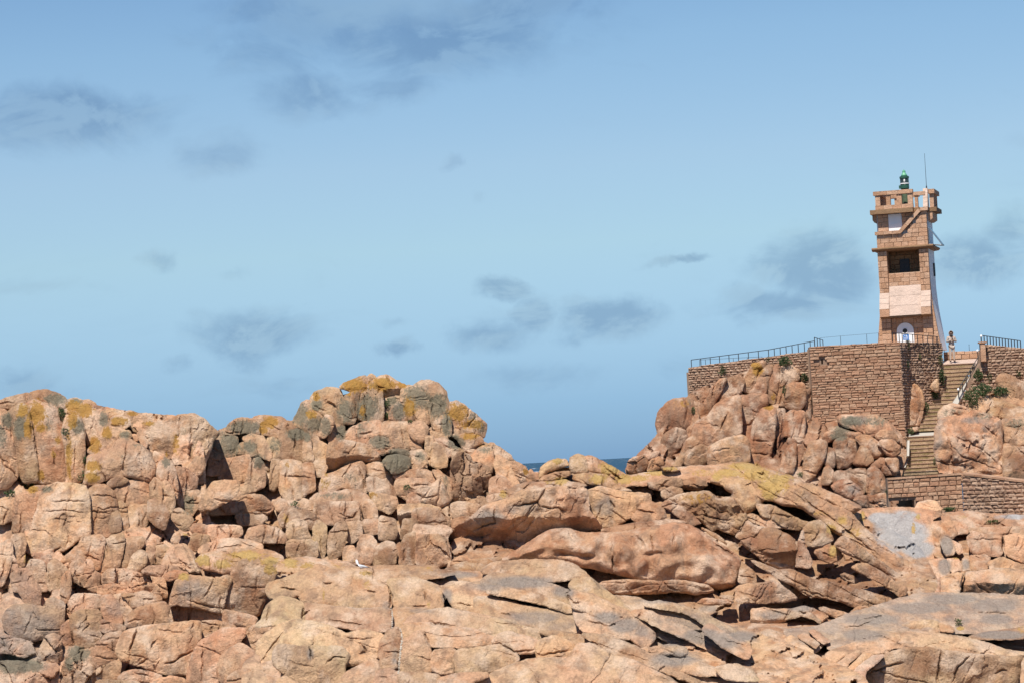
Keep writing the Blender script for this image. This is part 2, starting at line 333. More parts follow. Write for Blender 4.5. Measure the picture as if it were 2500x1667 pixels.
ROCK_TABLE = """
left|L|d=.8|A|0,290 150,235 260,225 300,290 280,330 150,345 0,350 -60,320
left|L|d=.9|A|270,215 330,195 430,195 520,225 590,270 600,330 540,350 440,300 300,280
left|L|sx=.2 f=.4 b=.5|A|-80,370 40,375 90,420 110,560 120,700 150,860 145,980 60,1060 0,1070 -80,1050
left|L|sy=.25 f=.10 n=.4 R=10 chip=.3 nc=1 tl=.05 b=.5 sx=-.1|A|60,390 180,310 240,330 280,480 295,640 330,800 338,1005 215,1020 190,960 150,860 140,730 115,620 95,480
left|L|sy=.25 f=.10 n=.4 R=10 chip=.3 nc=1 tl=.05 b=.5 sx=.1|A|230,320 300,285 420,320 500,360 520,450 555,560 590,700 605,850 610,1030 400,1020 345,1010 335,830 300,650 285,480
left|L|sy=.25 f=.10 n=.4 R=10 chip=.3 nc=1 tl=.05 b=.5 sx=.25|A|560,560 590,440 650,410 720,440 750,530 755,700 750,900 740,1000 620,1030 610,880 590,720
left|L|d=.7|A|600,290 680,265 740,300 830,360 900,400 960,420 960,500 900,560 870,640 800,690 770,600 750,520 700,440 600,420 580,360
left|L|d=1.4|A|730,290 800,280 850,310 880,350 870,390 780,340
left|L|d=.9|A|900,400 950,370 1050,375 1120,400 1180,470 1170,560 1080,560 1010,520 960,500
left|L|d=.6 sx=.3|A|1120,400 1170,380 1240,400 1280,450 1295,550 1270,590 1200,550 1170,520 1150,450
left|L|d=-.4|A|920,560 960,510 1010,440 1070,425 1140,440 1170,490 1110,530 1060,560 1050,610 1000,690 960,730 850,760 790,740 860,660
left|L|d=-.7|A|1070,590 1100,555 1160,560 1175,610 1140,630 1080,615|boulder|small grey-green round stone perched on the left cliff above a split boulder
left|L|d=-.4|A|1180,590 1220,590 1240,640 1200,640
left|L|d=-.9 b=.5 sx=.15 f=.3 n=.6 R=14|A|990,720 1060,640 1110,610 1180,640 1280,700 1350,750 1380,850 1385,950 1350,1000 1250,980 1120,950 1000,970 920,1000 850,1030 760,1030 770,920 790,780 870,760|boulder|broad split pink boulder with orange lichen at its left end, on the left cliff
left|L|d=.5|A|1240,560 1290,590 1320,680 1310,710 1240,660
left|L|d=.8 sx=-.1 R=16 f=.22 n=.6|A|1290,510 1400,490 1560,440 1640,415 1730,410 1830,460 1900,530 1960,580 1900,640 1890,700 1850,800 1760,960 1700,920 1600,870 1480,790 1380,740 1330,700 1300,600
left|L|d=1.8|A|1280,480 1340,450 1400,460 1400,500 1300,520
left|L|d=1.7|A|1390,475 1440,430 1500,425 1550,450 1480,480
left|L|d=-.5 sx=.2|A|1420,890 1440,830 1490,805 1540,830 1570,920 1590,1050 1590,1150 1570,1170 1520,1060 1440,1000 1410,950
left|L|d=.1|A|1380,740 1470,770 1480,800 1430,850 1410,960 1390,930
left|L|d=.4|A|1580,870 1680,900 1770,970 1760,1060 1690,1080 1690,1150 1670,1260 1620,1240 1590,1180 1600,1050
left|L|d=.1 sx=.2|A|1700,880 1760,790 1830,800 1840,870 1800,950 1760,960 1710,920
left|L|d=.5|A|1660,1240 1690,1100 1780,1090 1810,1130 1780,1220 1720,1320
left|L|d=-.5|A|1790,1230 1850,1110 1910,1020 2000,1010 2140,1010 2145,1070 2090,1150 1980,1210 1900,1250 1800,1260
left|L|d=-.2|A|1000,1060 1130,1020 1190,1000 1300,990 1350,1020 1340,1130 1330,1220 1180,1250 1130,1210 1050,1170 1010,1090
left|L|d=-.7|A|960,1030 1000,990 1080,960 1160,1000 1080,1040 1000,1060
left|L|d=-.5 sx=-.2|A|1345,1150 1350,1040 1390,970 1440,1010 1450,1110 1440,1200
left|L|d=-.5 sx=.25|A|1450,1020 1500,1010 1550,1090 1570,1200 1540,1310 1500,1260 1450,1190
left|L|d=-.8|A|1330,1240 1340,1180 1390,1165 1450,1210 1500,1270 1510,1330 1470,1440 1400,1400 1330,1340
left|L|d=-.6 R=10 f=.22 n=.6|A|370,1130 420,1080 500,1030 640,1035 760,1060 790,1130 795,1300 800,1480 740,1500 600,1600 460,1668 280,1650 215,1620 230,1540 290,1450 330,1300
left|L|d=-.5 R=14 sx=.2|A|800,1090 860,1040 950,1050 1010,1100 1040,1180 1060,1290 1000,1330 960,1400 990,1500 860,1510 805,1470 800,1300
left|L|d=-.3|A|1000,1300 1060,1270 1080,1370 1080,1450 1000,1470 970,1400
left|L|d=-.4 sx=-.2|A|120,1240 150,1140 250,1110 390,1105 370,1180 330,1300 290,1440 190,1470 110,1450 120,1360
left|L|d=.1|A|0,1180 60,1150 140,1150 130,1250 110,1350 40,1380 -60,1380 -60,1200
left|L|d=-.2|A|230,1110 280,1060 390,1045 400,1070 330,1110 240,1130
left|L|d=.2|A|170,1100 220,1075 240,1120 180,1150 110,1150
left|L|d=0|A|340,1090 420,1050 500,1030 490,1080 420,1110
left|L|d=.2|A|1060,1190 1130,1210 1140,1350 1150,1500 1110,1500 1080,1400
left|L|d=.1|A|1150,1230 1330,1220 1330,1340 1290,1430 1300,1530 1140,1520
left|L|d=-.7|A|1540,1330 1560,1270 1610,1250 1700,1310 1730,1360 1690,1440 1650,1450 1590,1400
left|L||B|110,140 210,130 230,220 215,300 210,420 180,430 130,380 110,290
left|L|sx=-.2|B|-60,260 60,200 100,180 110,330 60,490 20,590 -60,600
left|L|d=.2|B|60,500 110,310 140,380 150,450 130,510
left|L|d=.2|B|290,310 460,320 440,380 400,460 330,370
left|L|d=.1|B|540,390 720,220 740,160 900,150 940,180 920,280 890,440 830,440 820,380 700,350 620,380
left|L|sx=.2|B|890,480 930,280 950,190 1010,150 1100,130 1110,200 1090,320 1060,420 940,460
left|L|d=.2|B|1100,330 1110,190 1160,165 1280,160 1280,230 1230,280 1190,320 1180,380 1130,440 1070,430
left|L|d=-.1|B|1140,470 1190,330 1250,280 1310,300 1310,380 1270,460
left|L|d=.1|B|1300,380 1320,240 1390,240 1390,320 1370,390 1300,430
left|L|d=.1|B|1380,330 1400,240 1480,230 1520,270 1470,360 1440,400 1380,390
left|L|d=-.3 st=-55:26:.08|B|1450,420 1500,300 1560,240 1650,225 1720,290 1760,400 1800,470 1700,480 1600,430 1540,440
left|L|d=-.3 st=-5:22:.06|B|1270,470 1330,430 1450,415 1600,430 1640,480 1500,500 1480,530 1380,500
left|L|d=-.8|B|1470,500 1560,460 1680,480 1690,510 1580,530 1530,545 1480,540
left|L|d=-.2|B|240,440 270,370 330,365 390,390 400,460 430,540 420,640 380,640 310,560 260,480
left|L|sx=-.3|B|100,500 180,440 250,450 310,560 360,630 350,780 230,760 180,650 120,640
left|L|d=-.2|B|440,400 480,360 540,390 620,470 560,520 550,620 440,640 430,500
left|L|d=-.5 sx=.5|B|560,520 600,465 630,470 630,620 610,720 570,760 545,700
left|L|v=30 vh=.06|B|640,530 640,400 720,360 820,370 830,450 900,500 880,600 860,660 760,600
left|L|d=-.3 v=22 vh=.05|B|920,510 970,450 1130,450 1240,490 1330,500 1370,580 1260,600 1100,570 1040,585 920,580
left|L|d=-.3|B|1370,520 1470,530 1490,600 1380,600
left|L|d=-.4 v=26 vh=.05 vs=2|B|890,600 1040,585 1250,570 1480,600 1500,700 1430,690 1270,640 1100,660 970,680 880,660
left|L|d=-.4|B|620,760 650,690 720,670 900,680 910,780 830,810 700,820 640,830
left|L|d=-.4|B|915,690 1000,680 1050,750 1090,860 1090,930 1020,940 920,890
left|L|d=-.5|B|1010,690 1090,670 1150,740 1180,820 1130,920 1090,850 1050,740
left|L|d=-.6|B|1090,670 1200,670 1270,710 1285,760 1190,800 1140,720
left|L|d=-.7|B|1200,660 1300,650 1440,690 1450,730 1300,775 1270,700
left|L|d=-.9 b=.5|B|1130,930 1160,850 1260,790 1470,745 1515,790 1500,860 1540,920 1500,950 1300,970 1140,960|boulder|low rounded pink boulder left of the square block, rusty patch on its face
left|L|d=-.5 b=.4|B|30,900 60,830 130,780 250,775 420,800 440,720 500,720 570,760 560,900 540,1030 420,1050 300,1080 150,1060 50,980
left|L|sx=.1|B|640,870 720,820 900,820 905,1080 800,1140 690,1140 640,980
left|L|d=.1|B|550,960 630,900 660,1040 670,1130 550,1140
left|L|d=-.1|B|910,900 1010,940 1130,960 1100,1010 960,1020 910,1000
left|L|v=26 vh=.05|B|-60,1080 60,1050 180,1080 260,1100 310,1200 200,1230 100,1200 -60,1180
left|L|d=-.3 v=28 vh=.06|B|340,1290 370,1140 420,1050 480,1030 540,1050 545,1270 400,1300
left|L|d=-.2 v=50 vh=.1|B|-60,1290 100,1280 250,1290 340,1320 330,1560 -60,1560
left|L|d=-.2 v=40 vh=.08|B|340,1320 520,1290 530,1560 330,1560
left|L|d=.2|B|550,1150 700,1140 680,1230 600,1300 560,1300
left|L|d=-.2 v=36 vh=.08|B|560,1330 640,1260 740,1200 850,1150 860,1280 880,1340 860,1560 540,1560
shore|L|d=.5 sy=.2|B|1500,790 1700,790 1990,850 1990,920 1520,930
shore|L|d=-1.5 R=9 f=.5 sy=.15|B|1520,780 1540,670 1580,560 1630,515 1720,508 1880,525 1940,540 2050,500 2075,540 2030,640 2005,760 1985,840 1870,810 1700,770 1580,765|boulder|square grey-pink granite block overhanging a dark gap, left of the tall orange block
shore|L|d=-1.6 R=12 f=.35 sy=.2|B|2005,760 2040,620 2090,470 2160,365 2300,340 2480,380 2530,390 2470,500 2450,540 2400,650 2350,780 2310,860 2200,840 2050,800|boulder|tall orange-pink granite block under the yellow-lichened slab
shore|L|d=-.9 sy=1.5|B|1790,330 1880,300 2200,270 2450,290 2530,340 2530,400 2300,380 2150,370 2090,420 1950,360
shore|L|d=-1.9 b=.5|B|1760,370 1800,330 1850,330 2000,360 2085,410 2090,450 2085,490 1950,465 1840,445 1780,420|rock|thick yellow-lichened rock lip jutting over a dark hollow
left|L|d=-.7|B|1690,260 1730,130 1870,150 1880,200 1840,230 1760,290
left|L|d=-.6|B|1740,40 1870,60 1870,150 1730,130 1710,80
left|L|d=-.6|B|1880,60 2160,60 2170,140 2000,170 1880,200 1870,130
left|L|d=-.9 sy=1 st=-10:26:.07|B|1780,290 1820,240 1920,210 2000,180 2100,180 2250,200 2350,230 2350,290 2100,290 1900,300
left|L|d=-.5|B|1540,190 1560,130 1610,120 1610,170 1580,220
left|C|d=-.8 b=.5|D|0,160 30,90 130,55 280,80 355,140 355,200 200,205 60,200 0,190|boulder|smooth orange-pink loaf-shaped boulder below the middle rock face
shore|L|d=-1.5|B|2000,900 2010,820 2100,830 2300,880 2290,950 2200,990 2100,950
shore|L|d=-1.2|B|1800,1080 1800,920 1950,910 2100,960 2120,1000 1950,1010 1820,1070
shore|L|d=-1.6 b=.35|B|840,1250 870,1120 950,1040 1090,1010 1110,1100 1060,1220 1000,1310 880,1340
shore|L|d=-2.0 R=16 b=.4 f=.45|B|1040,1190 1070,1080 1120,1010 1210,975 1500,940 1790,910 1800,1000 1790,1100 1740,1200 1690,1390 1560,1400 1400,1360 1250,1310 1100,1270
shore|L|d=-1.9|B|1060,1430 1110,1380 1200,1350 1330,1370 1460,1410 1360,1450 1200,1450
shore|L|d=-1.5 v=30 vh=.06|B|880,1440 870,1350 1040,1270 1080,1290 1060,1420 1040,1440
shore|L|d=-1.9|B|1250,1540 1420,1430 1560,1410 1660,1440 1660,1580 1250,1580
shore|L|d=-1.7|B|850,1560 870,1450 1060,1450 1260,1470 1250,1570 850,1580
shore|L|d=-2.6 f=.4|B|1680,1480 1690,1380 1740,1210 1790,1110 1900,1040 2010,980 2200,990 2190,1040 2130,1110 2040,1150 1990,1240 1950,1370 1960,1450 1960,1580 1670,1580
shore|L|d=-3.0|B|1950,1350 2000,1210 2140,1115 2220,1150 2300,1200 2310,1260 2250,1320 2060,1400 2030,1450 1990,1460 1960,1400
shore|L|d=-3.0|B|2135,1110 2200,1030 2270,960 2380,925 2500,925 2430,990 2350,1060 2310,1180 2230,1140
shore|L|d=-3.6|B|2030,1580 2060,1400 2270,1310 2380,1290 2480,1400 2500,1480 2480,1580
peak|C|d=1.2|C|1460,145 1490,120 1530,140 1525,185 1470,195|boulder|small dark grey stone on the very top between the two orange caps
peak|C|d=.7 b=.5|C|1215,240 1250,200 1330,170 1430,140 1475,180 1470,250 1420,290 1390,310 1370,275 1300,270|boulder|left one of the two orange-lichened cap rocks on the highest pile
peak|C|d=.2 b=.5 un=945:1.2|C|1460,240 1500,180 1570,140 1640,135 1700,180 1800,220 1800,250 1750,270 1750,310 1650,350 1600,350 1590,270 1540,250|boulder|right one of the two orange-lichened cap rocks, a dark hollow beneath it
peak|C|d=.6 b=.45|C|980,290 1030,270 1110,240 1200,250 1230,300 1230,370 1180,440 1150,500 1080,490 1020,450 940,440 950,340|boulder|pale pink rounded boulder with a slanting crack, near the top of the pile
peak|C|d=.8|C|780,560 840,460 870,380 920,355 950,370 940,440 1020,450 900,460 850,520 800,570
peak|C|d=.1 b=.4|C|800,580 860,470 930,440 1010,470 1060,520 1050,600 1020,660 960,690 880,630
peak|C|sx=.25|C|1145,490 1200,420 1260,320 1310,290 1375,275 1375,380 1360,480 1340,560 1250,560 1200,580 1160,540
peak|C|d=-.4|C|1020,670 1040,600 1060,520 1090,490 1140,500 1160,550 1130,630 1070,690
peak|C|sx=.2 v=40 vh=.07 vs=.4|C|1350,490 1400,360 1420,280 1450,290 1490,200 1540,210 1550,290 1590,260 1595,370 1600,480 1590,540 1480,540 1420,540
peak|C|d=.7|C|1600,350 1700,320 1750,330 1750,370 1680,420 1610,420
peak|C|d=-.1|C|1655,530 1660,460 1700,390 1740,375 1790,440 1820,540|boulder|pointed grey slab standing upright beside the big lichened grey dome
peak|C|d=.2 b=.45|C|1760,320 1770,260 1830,225 1900,240 1960,290 2000,360 2020,430 2030,520 2000,570 1900,540 1820,540 1800,450 1750,370
peak|C|d=.6 b=.4 sx=.2|C|1880,220 1930,185 2020,180 2100,215 2160,280 2180,360 2185,480 2130,490 2130,400 2060,380 1990,330 1920,250
peak|C|d=.3 sx=.2|C|2000,380 2060,380 2120,430 2130,560 2120,620 2050,610 2030,510
peak|C|d=.2 sx=.5|C|2130,490 2195,490 2205,580 2205,670 2150,680 2080,640 2060,560 2120,500
peak|C|d=1.4 b=.45 sx=.25|E|355,90 345,20 420,0 500,40 560,100 640,160 685,200 685,260 660,320 600,290 540,245 470,250 400,250 360,250|boulder|big orange-brown boulder leaning out on the right side of the pile
peak|C|d=.6|E|460,270 480,240 540,235 600,255 610,290 530,300 470,295
peak|C|d=.7|E|370,250 440,245 460,290 390,300
peak|C|d=.5|E|370,300 480,290 600,300 650,330 660,370 560,400 500,450 430,330
peak|C|d=.3|C|180,660 210,580 270,530 350,515 440,530 480,570 490,660 440,665 400,640 330,640 240,670
peak|C|d=.4|C|430,520 500,495 600,500 700,510 740,560 700,620 660,690 620,680 500,650 480,560
peak|C|d=.1|C|670,700 680,630 740,600 800,600 870,640 950,670 950,730 890,740 880,870 870,910 780,890 690,880 690,790
peak|C|d=.0|C|890,720 950,690 950,780 970,850 970,900 890,910 880,830
peak|C|d=.1|C|960,700 1030,720 1100,760 1100,850 1080,880 970,910 970,780
peak|C|d=.1|C|140,870 160,740 180,690 260,680 290,690 290,820 280,870
peak|C|d=.2 sx=-.2|C|20,1030 50,850 70,740 130,680 180,690 150,790 135,900 130,1020
peak|C|d=-.1 b=.4|C|280,830 300,760 340,730 400,760 460,790 465,850 400,860 380,830
peak|C|d=.3|C|340,690 420,660 520,680 550,730 590,830 590,890 530,870 470,850 460,790 400,760
peak|C|d=.2|C|560,700 620,690 670,720 690,800 670,880 600,880 580,800
peak|C|d=.2 f=.4|C|130,1080 140,890 280,870 390,840 410,900 390,1000 350,1080 280,1090
peak|C|d=-.5 sx=.3|C|360,1130 390,980 420,890 480,870 530,920 540,1010 540,1120 440,1170 340,1210 270,1230 310,1150
peak|C|d=.2|C|580,1150 600,890 680,890 680,990 660,1110 620,1170
peak|C|d=.2 f=.4|C|670,1150 690,1000 685,900 780,890 860,910 880,1000 870,1130 880,1230 820,1240 750,1290 700,1210
peak|C|d=.1|C|885,1060 880,920 970,920 980,1040 990,1150 920,1190 890,1220
peak|C|d=.2|C|980,1030 970,910 1090,880 1100,950 1060,1040
peak|C|d=-.4 un=1112:1.3|C|1070,1030 1105,900 1110,740 1220,715 1340,730 1460,765 1550,835 1575,900 1430,895 1330,905 1230,960 1160,1010
peak|C|d=.1|C|1110,700 1140,570 1200,550 1250,570 1250,700 1220,715 1130,740
peak|C|d=.1|C|1250,660 1330,590 1440,550 1560,535 1590,560 1590,660 1480,680 1440,740 1330,725 1250,700
peak|C|d=.1|C|1590,660 1600,550 1700,560 1840,550 1840,650 1840,790 1700,790 1680,720 1600,670
peak|C|d=-.4|C|1450,740 1500,690 1600,680 1650,710 1600,760 1530,790 1490,780
peak|C|d=-.6|C|1520,790 1560,730 1650,710 1700,770 1650,800 1600,840 1560,830|boulder|light grey stone wedged above the two dark boulders in the middle of the pile
peak|C|d=-.1 b=.4|C|1835,570 1880,545 1960,550 2000,600 1980,700 1940,740 1880,700 1840,650
peak|C|d=.3|C|1840,660 1900,710 1950,750 1940,800 1845,790
peak|C|d=-.1|C|1980,800 1990,680 2050,670 2060,720 2040,830 2030,940 1990,900
peak|C|d=-.2|C|2040,860 2060,730 2130,770 2170,860 2170,950 2100,960 2035,940
peak|C|d=-.2 sx=.2|C|2060,700 2140,690 2230,740 2235,830 2180,870 2130,780
peak|C|d=.3|C|1990,660 2040,630 2130,660 2190,700 2090,710
peak|C|d=-1.0 b=.5|C|1600,900 1640,860 1720,840 1830,870 1840,950 1780,990 1690,1010 1640,960|boulder|dark grey rounded boulder, lower one of the dark pair
peak|C|d=-.7 b=.5|C|1630,820 1660,795 1760,790 1830,810 1840,860 1720,830|boulder|dark grey flat stone lying on the dark rounded boulder
peak|C|d=-.6 b=.45|C|1840,810 1960,800 1985,850 1995,920 1940,960 1850,960 1840,880|boulder|brown block just right of the dark boulder pair
peak|C|d=-.2|C|1040,1110 1060,1030 1170,1000 1290,940 1400,905 1440,940 1440,1060 1450,1190 1290,1160 1230,1130 1130,1190 1030,1180
peak|C|d=-.3 b=.4|C|1450,940 1520,910 1620,920 1680,1000 1680,1030 1600,1070 1500,1040 1450,1010
peak|C|d=-.1|C|1460,1040 1600,1070 1680,1040 1700,1130 1720,1220 1600,1200 1470,1170
peak|C|d=-.4|C|1690,1030 1850,980 1960,970 2060,1010 2100,1060 2040,1110 1960,1060 1830,1060 1720,1060
peak|C|d=-.6 R=16 b=.4|C|1720,1070 1840,1060 1960,1070 2040,1120 2100,1060 2150,1120 2170,1220 2190,1270 2100,1310 1950,1280 1930,1240 1830,1260 1740,1200 1710,1130
peak|C|d=-.3 sx=.3|C|2040,980 2100,990 2200,1060 2220,1180 2200,1260 2160,1200 2150,1110 2090,1050
peak|C|d=-.4|C|1815,1280 1820,1200 1880,1180 1940,1250 1920,1300 1860,1310
peak|C|d=-.7|C|1480,1180 1600,1200 1720,1225 1730,1300 1660,1370 1560,1320 1500,1240
peak|C|d=-.8 un=1252:1.6|C|1740,1300 1830,1290 1950,1290 2100,1320 2150,1400 2150,1480 1900,1470 1760,1470 1740,1400
peak|C|d=-.7|C|980,1340 1000,1280 1110,1270 1380,1270 1390,1380 1400,1420 1250,1430 1150,1470 1060,1470 1010,1400
peak|C|d=-.7|C|1390,1290 1480,1240 1540,1320 1550,1420 1420,1410
peak|C|d=-.2 sy=.9|C|940,1240 1020,1190 1130,1190 1290,1160 1440,1200 1480,1240 1390,1275 1200,1270 1000,1275
peak|C|d=-.6|C|840,1280 880,1235 960,1260 980,1340 900,1340 850,1310
peak|C|d=-.8|C|660,1400 720,1330 800,1310 900,1340 1000,1390 1060,1450 1060,1500 800,1500 680,1480
peak|C|d=-.5 R=14|C|140,1290 280,1230 430,1200 520,1215 600,1290 620,1330 560,1370 360,1360 200,1370
peak|C|d=-.5|C|620,1260 680,1235 730,1260 740,1300 680,1360 640,1340
peak|C|d=-.5|C|280,1380 490,1360 560,1410 500,1470 300,1470
peak|C|d=-.3|C|0,1320 140,1300 260,1370 100,1380 0,1380
peak|C|d=-.2 v=26 vh=.05 vs=.5|E|370,560 440,450 530,480 560,540 640,560 720,600 720,740 640,820 520,860 450,900 380,860
peak|C|d=.1|E|385,480 400,400 470,430 530,500 520,570 440,570 390,560
peak|C|d=.0|E|560,640 550,500 600,440 660,400 740,420 750,560 730,640 660,560 600,640
peak|C|d=.4|E|660,400 740,370 830,430 900,480 930,540 850,520 780,490 740,420
peak|C|d=-.1|E|760,560 780,480 870,520 920,620 940,680 980,740 930,770 860,680 790,660
peak|C|d=-.1|E|720,700 790,660 870,690 930,770 860,800 780,840 720,820
peak|C|d=.2 sx=.2|E|870,540 950,540 1040,590 1060,640 1120,700 1080,720 1000,730 950,680 900,600
peak|C|d=.4|E|1060,640 1090,605 1110,640 1150,640 1160,700 1120,710
peak|C|d=-.5|E|370,920 420,900 520,900 580,930 640,920 560,1040 480,1030 440,1060 370,1010
peak|C|d=-.8|E|380,1110 390,1060 470,1030 560,1040 480,1110 400,1150
peak|C|d=-.9 R=12|E|20,1000 60,960 240,960 310,1040 320,1100 180,1120 100,1100 30,1080
peak|C|d=-1.0 st=-20:20:.05|E|40,1100 200,1120 330,1110 380,1150 330,1220 350,1290 370,1460 60,1460 30,1250
peak|C|d=-.4|E|310,1040 330,1030 385,1080 370,1120 320,1110
peak|C|d=-.2|E|700,850 760,830 880,810 880,860 760,890 700,890
peak|C|d=-.5|D|370,190 590,190 640,210 640,330 480,350 370,340
peak|C|d=-.4|D|360,180 380,40 450,0 540,20 550,110 590,180
peak|C|d=-.2|D|600,100 640,0 720,60 720,170 710,290 690,370 660,330
peak|C|d=-.4 sx=.2|D|740,280 750,130 830,30 900,30 900,150 880,230 850,330 760,370
peak|C|d=-.3|D|905,180 890,30 1030,10 1040,130 970,200 940,210
peak|C|d=-.4|D|1040,130 1045,10 1190,0 1190,120 1120,140
peak|C|d=-.3|D|1195,180 1200,-30 1340,0 1355,100 1340,170 1260,185
peak|C|d=-.6 b=.4|D|1140,330 1160,260 1250,200 1330,210 1350,290 1340,400 1150,410
peak|C|d=-.3|D|1010,370 1000,240 1040,140 1130,150 1170,200 1140,280 1130,400 1010,400
peak|C|d=-.2|D|870,320 900,250 960,240 1010,300 1010,400 880,390
peak|C|d=-.7 sx=.15|D|1380,410 1400,240 1430,150 1520,110 1540,200 1530,280 1520,410
peak|C|d=-.5|D|1400,100 1420,0 1530,0 1550,60 1520,110 1430,150 1390,180
peak|C|d=-.6 sx=.2 v=34 vh=.07|D|1540,200 1580,150 1750,140 1800,190 1830,250 1835,390 1720,430 1540,410 1540,300
peak|C|d=-1.0|D|1840,390 1900,340 1980,340 2040,380 1920,400 1840,420
shore|U|d=-1.4 sy=1.5|D|1740,470 1900,400 2100,360 2250,340 2300,350 2150,450 1900,490
shore|M|d=.6 sy=2|D|280,450 300,390 400,360 560,350 700,370 900,390 980,430 1000,470 820,480 560,465 380,450
shore|M|d=-.2 sy=1.1 R=16 un=1450:.3|D|190,640 210,580 360,540 540,460 640,410 750,450 1000,450 1140,530 1290,620 1300,700 1290,790 900,800 520,740 480,670 300,720 220,700
shore|M|d=.3 sy=1.6|D|1150,490 1150,420 1700,420 1740,460 1900,480 1700,520 1270,550 1160,540
shore|M|d=-.1 sy=1.0|D|1270,550 1500,520 1690,590 1760,620 1770,700 1760,790 1500,800 1340,790 1310,680 1300,610
shore|M|d=-.2 sy=1.2 R=18|D|1760,620 1830,570 1950,560 2150,620 2352,700 2420,740 2420,880 2200,860 1880,800 1840,740
shore|M|d=-.6|D|150,900 200,770 310,695 420,720 510,760 520,830 500,910 350,930 90,960
shore|M|d=-.3 sy=1.0|D|520,830 530,755 760,780 1000,810 1290,800 1310,900 1280,1000 1100,1000 850,960 720,960 600,910 520,910
shore|M|d=.1 sy=1.6|D|1310,970 1320,800 1480,800 1700,800 1560,830 1480,880 1420,950
shore|M|d=-.5 sy=1.3|D|1420,950 1470,880 1600,830 1800,800 2000,840 2200,880 2420,920 2420,990 2300,990 1900,970 1700,930 1500,950
shore|M|d=-.8 sy=.9 st=8:34:.05|D|1380,970 1500,935 1640,940 1850,970 2050,990 2250,1060 2260,1100 2100,1130 1850,1140 1640,1130 1600,1050 1400,1100
shore|M|d=-.6|D|2250,1090 2420,1000 2420,1130 2300,1120
shore|M|d=-.6 R=18 sy=.9 n=.6 f=.25|D|100,1200 120,1100 200,1020 310,950 420,910 620,930 760,970 900,1040 1060,1000 1230,1040 1200,1100 1170,1250 1000,1300 700,1300 300,1300 120,1310
shore|M|d=-1.2 sy=.4 R=8|D|245,1250 285,1130 500,1150 850,1150 930,1230 880,1310 860,1500 600,1520 500,1480 290,1350
shore|M|d=-1.0 sy=.6|D|1200,1250 1210,1100 1280,1000 1360,970 1390,1050 1380,1250 1350,1270
shore|M|d=-1.1 sy=.4|D|1195,1300 1210,1260 1340,1260 1360,1330 1280,1350 1210,1345
shore|M|d=-.9 sy=.5|D|1400,1100 1560,1000 1610,1050 1650,1180 1670,1260 1650,1370 1500,1390 1390,1370
shore|M|d=-.7 sy=.5|D|1680,1180 1860,1160 1900,1200 1870,1280 1880,1380 1740,1390 1670,1350
shore|M|d=-.9 sy=.6|D|1870,1240 1900,1180 2100,1160 2350,1120 2450,1250 2350,1330 2100,1380 1900,1380
shore|M|d=-1.1 sy=.5|D|1160,1420 1200,1360 1300,1345 1360,1380 1370,1560 1150,1560
shore|M|d=-1.0 sy=.7|D|840,1470 900,1380 1040,1310 1170,1260 1200,1350 1150,1450 1140,1560 840,1560
shore|M|d=-1.0 sy=.6|D|1370,1380 1500,1380 1740,1400 1740,1560 1380,1560
shore|M|d=-1.1 st=10:26:.05|D|1740,1430 1900,1390 2150,1380 2180,1400 2050,1450 1900,1540 1740,1560
shore|M|d=-1.1|D|-20,1560 -20,1300 100,1220 130,1310 250,1270 300,1400 280,1560
shore|M|d=-1.5|D|255,1560 290,1440 350,1410 400,1440 480,1480 480,1560
shore|M|d=-1.6 sy=1.0 R=20 n=.5 f=.2|F|-200,1580 -150,1470 0,1390 150,1320 300,1270 420,1250 720,1250 770,1120 900,1120 1100,1230 1280,1270 1450,1360 1600,1430 1800,1580
shore|M|d=-.5 sy=1.2|F|-100,470 0,400 150,380 350,370 620,375 740,410 830,480 880,530 760,520 500,560 300,540 150,500
shore|M|d=-.6 sy=1.1|F|-100,560 0,490 150,500 300,545 550,590 700,650 720,770 600,780 400,720 200,690 0,645
shore|M|d=-.9 sy=.8 R=7|F|-40,650 0,600 200,635 420,675 700,780 735,830 700,835 420,745 200,700 0,660
shore|M|d=.1 sy=1.4 R=16|F|-150,700 0,700 150,740 350,790 560,820 740,850 800,960 1000,960 1200,1050 1240,1080 1000,1040 800,1020 500,1000 200,930 0,880 -150,870
shore|M|d=-.5 sy=1.0 sx=.3 R=14|F|700,650 900,680 1100,780 1300,880 1440,990 1455,1060 1390,1150 1290,1100 1100,950 880,830 740,790
shore|M|d=-.4 sy=1.0|F|740,800 900,880 1060,950 1180,990 1245,1070 1100,1060 850,1020 760,930
shore|M|d=-.1 sy=1.2 sx=.25|F|880,530 950,620 1100,700 1250,830 1400,900 1600,1020 1800,1100 2000,1190 2100,1280 1900,1250 1700,1150 1450,1010 1280,880 1000,720 760,640 700,600 750,530
shore|M|d=.0 sy=1.2 sx=.2|F|1060,690 1300,710 1450,770 1600,780 1800,850 1930,930 1880,980 1700,950 1550,880 1420,810 1250,830
shore|M|d=.2 sy=1.3 sx=.2|F|1250,830 1400,820 1560,900 1800,1000 2100,1150 2010,1190 1800,1090 1500,960
shore|M|d=.4 sy=1.3 sx=.2|F|1360,760 1500,740 1700,780 1900,850 2100,960 2352,1060 2400,1150 2200,1130 1950,960 1750,830
shore|M|d=-.1 sy=1.2|F|1890,990 1950,940 2150,1060 2300,1120 2330,1170 2300,1250 2100,1160
shore|M|d=-.8 sy=.6|F|1400,1160 1600,1130 1740,1150 1760,1200 1700,1230 1600,1200 1490,1210
shore|M|d=-.2 sy=1.5|F|1290,1180 1400,1160 1480,1220 1750,1240 1900,1300 2100,1380 1900,1400 1600,1320 1450,1260
shore|M|d=-.6 sy=1.0 sx=.2|F|800,1030 1000,1050 1250,1130 1400,1210 1550,1240 1750,1350 1900,1420 2200,1500 1900,1500 1500,1340 1280,1260 1100,1220 950,1100
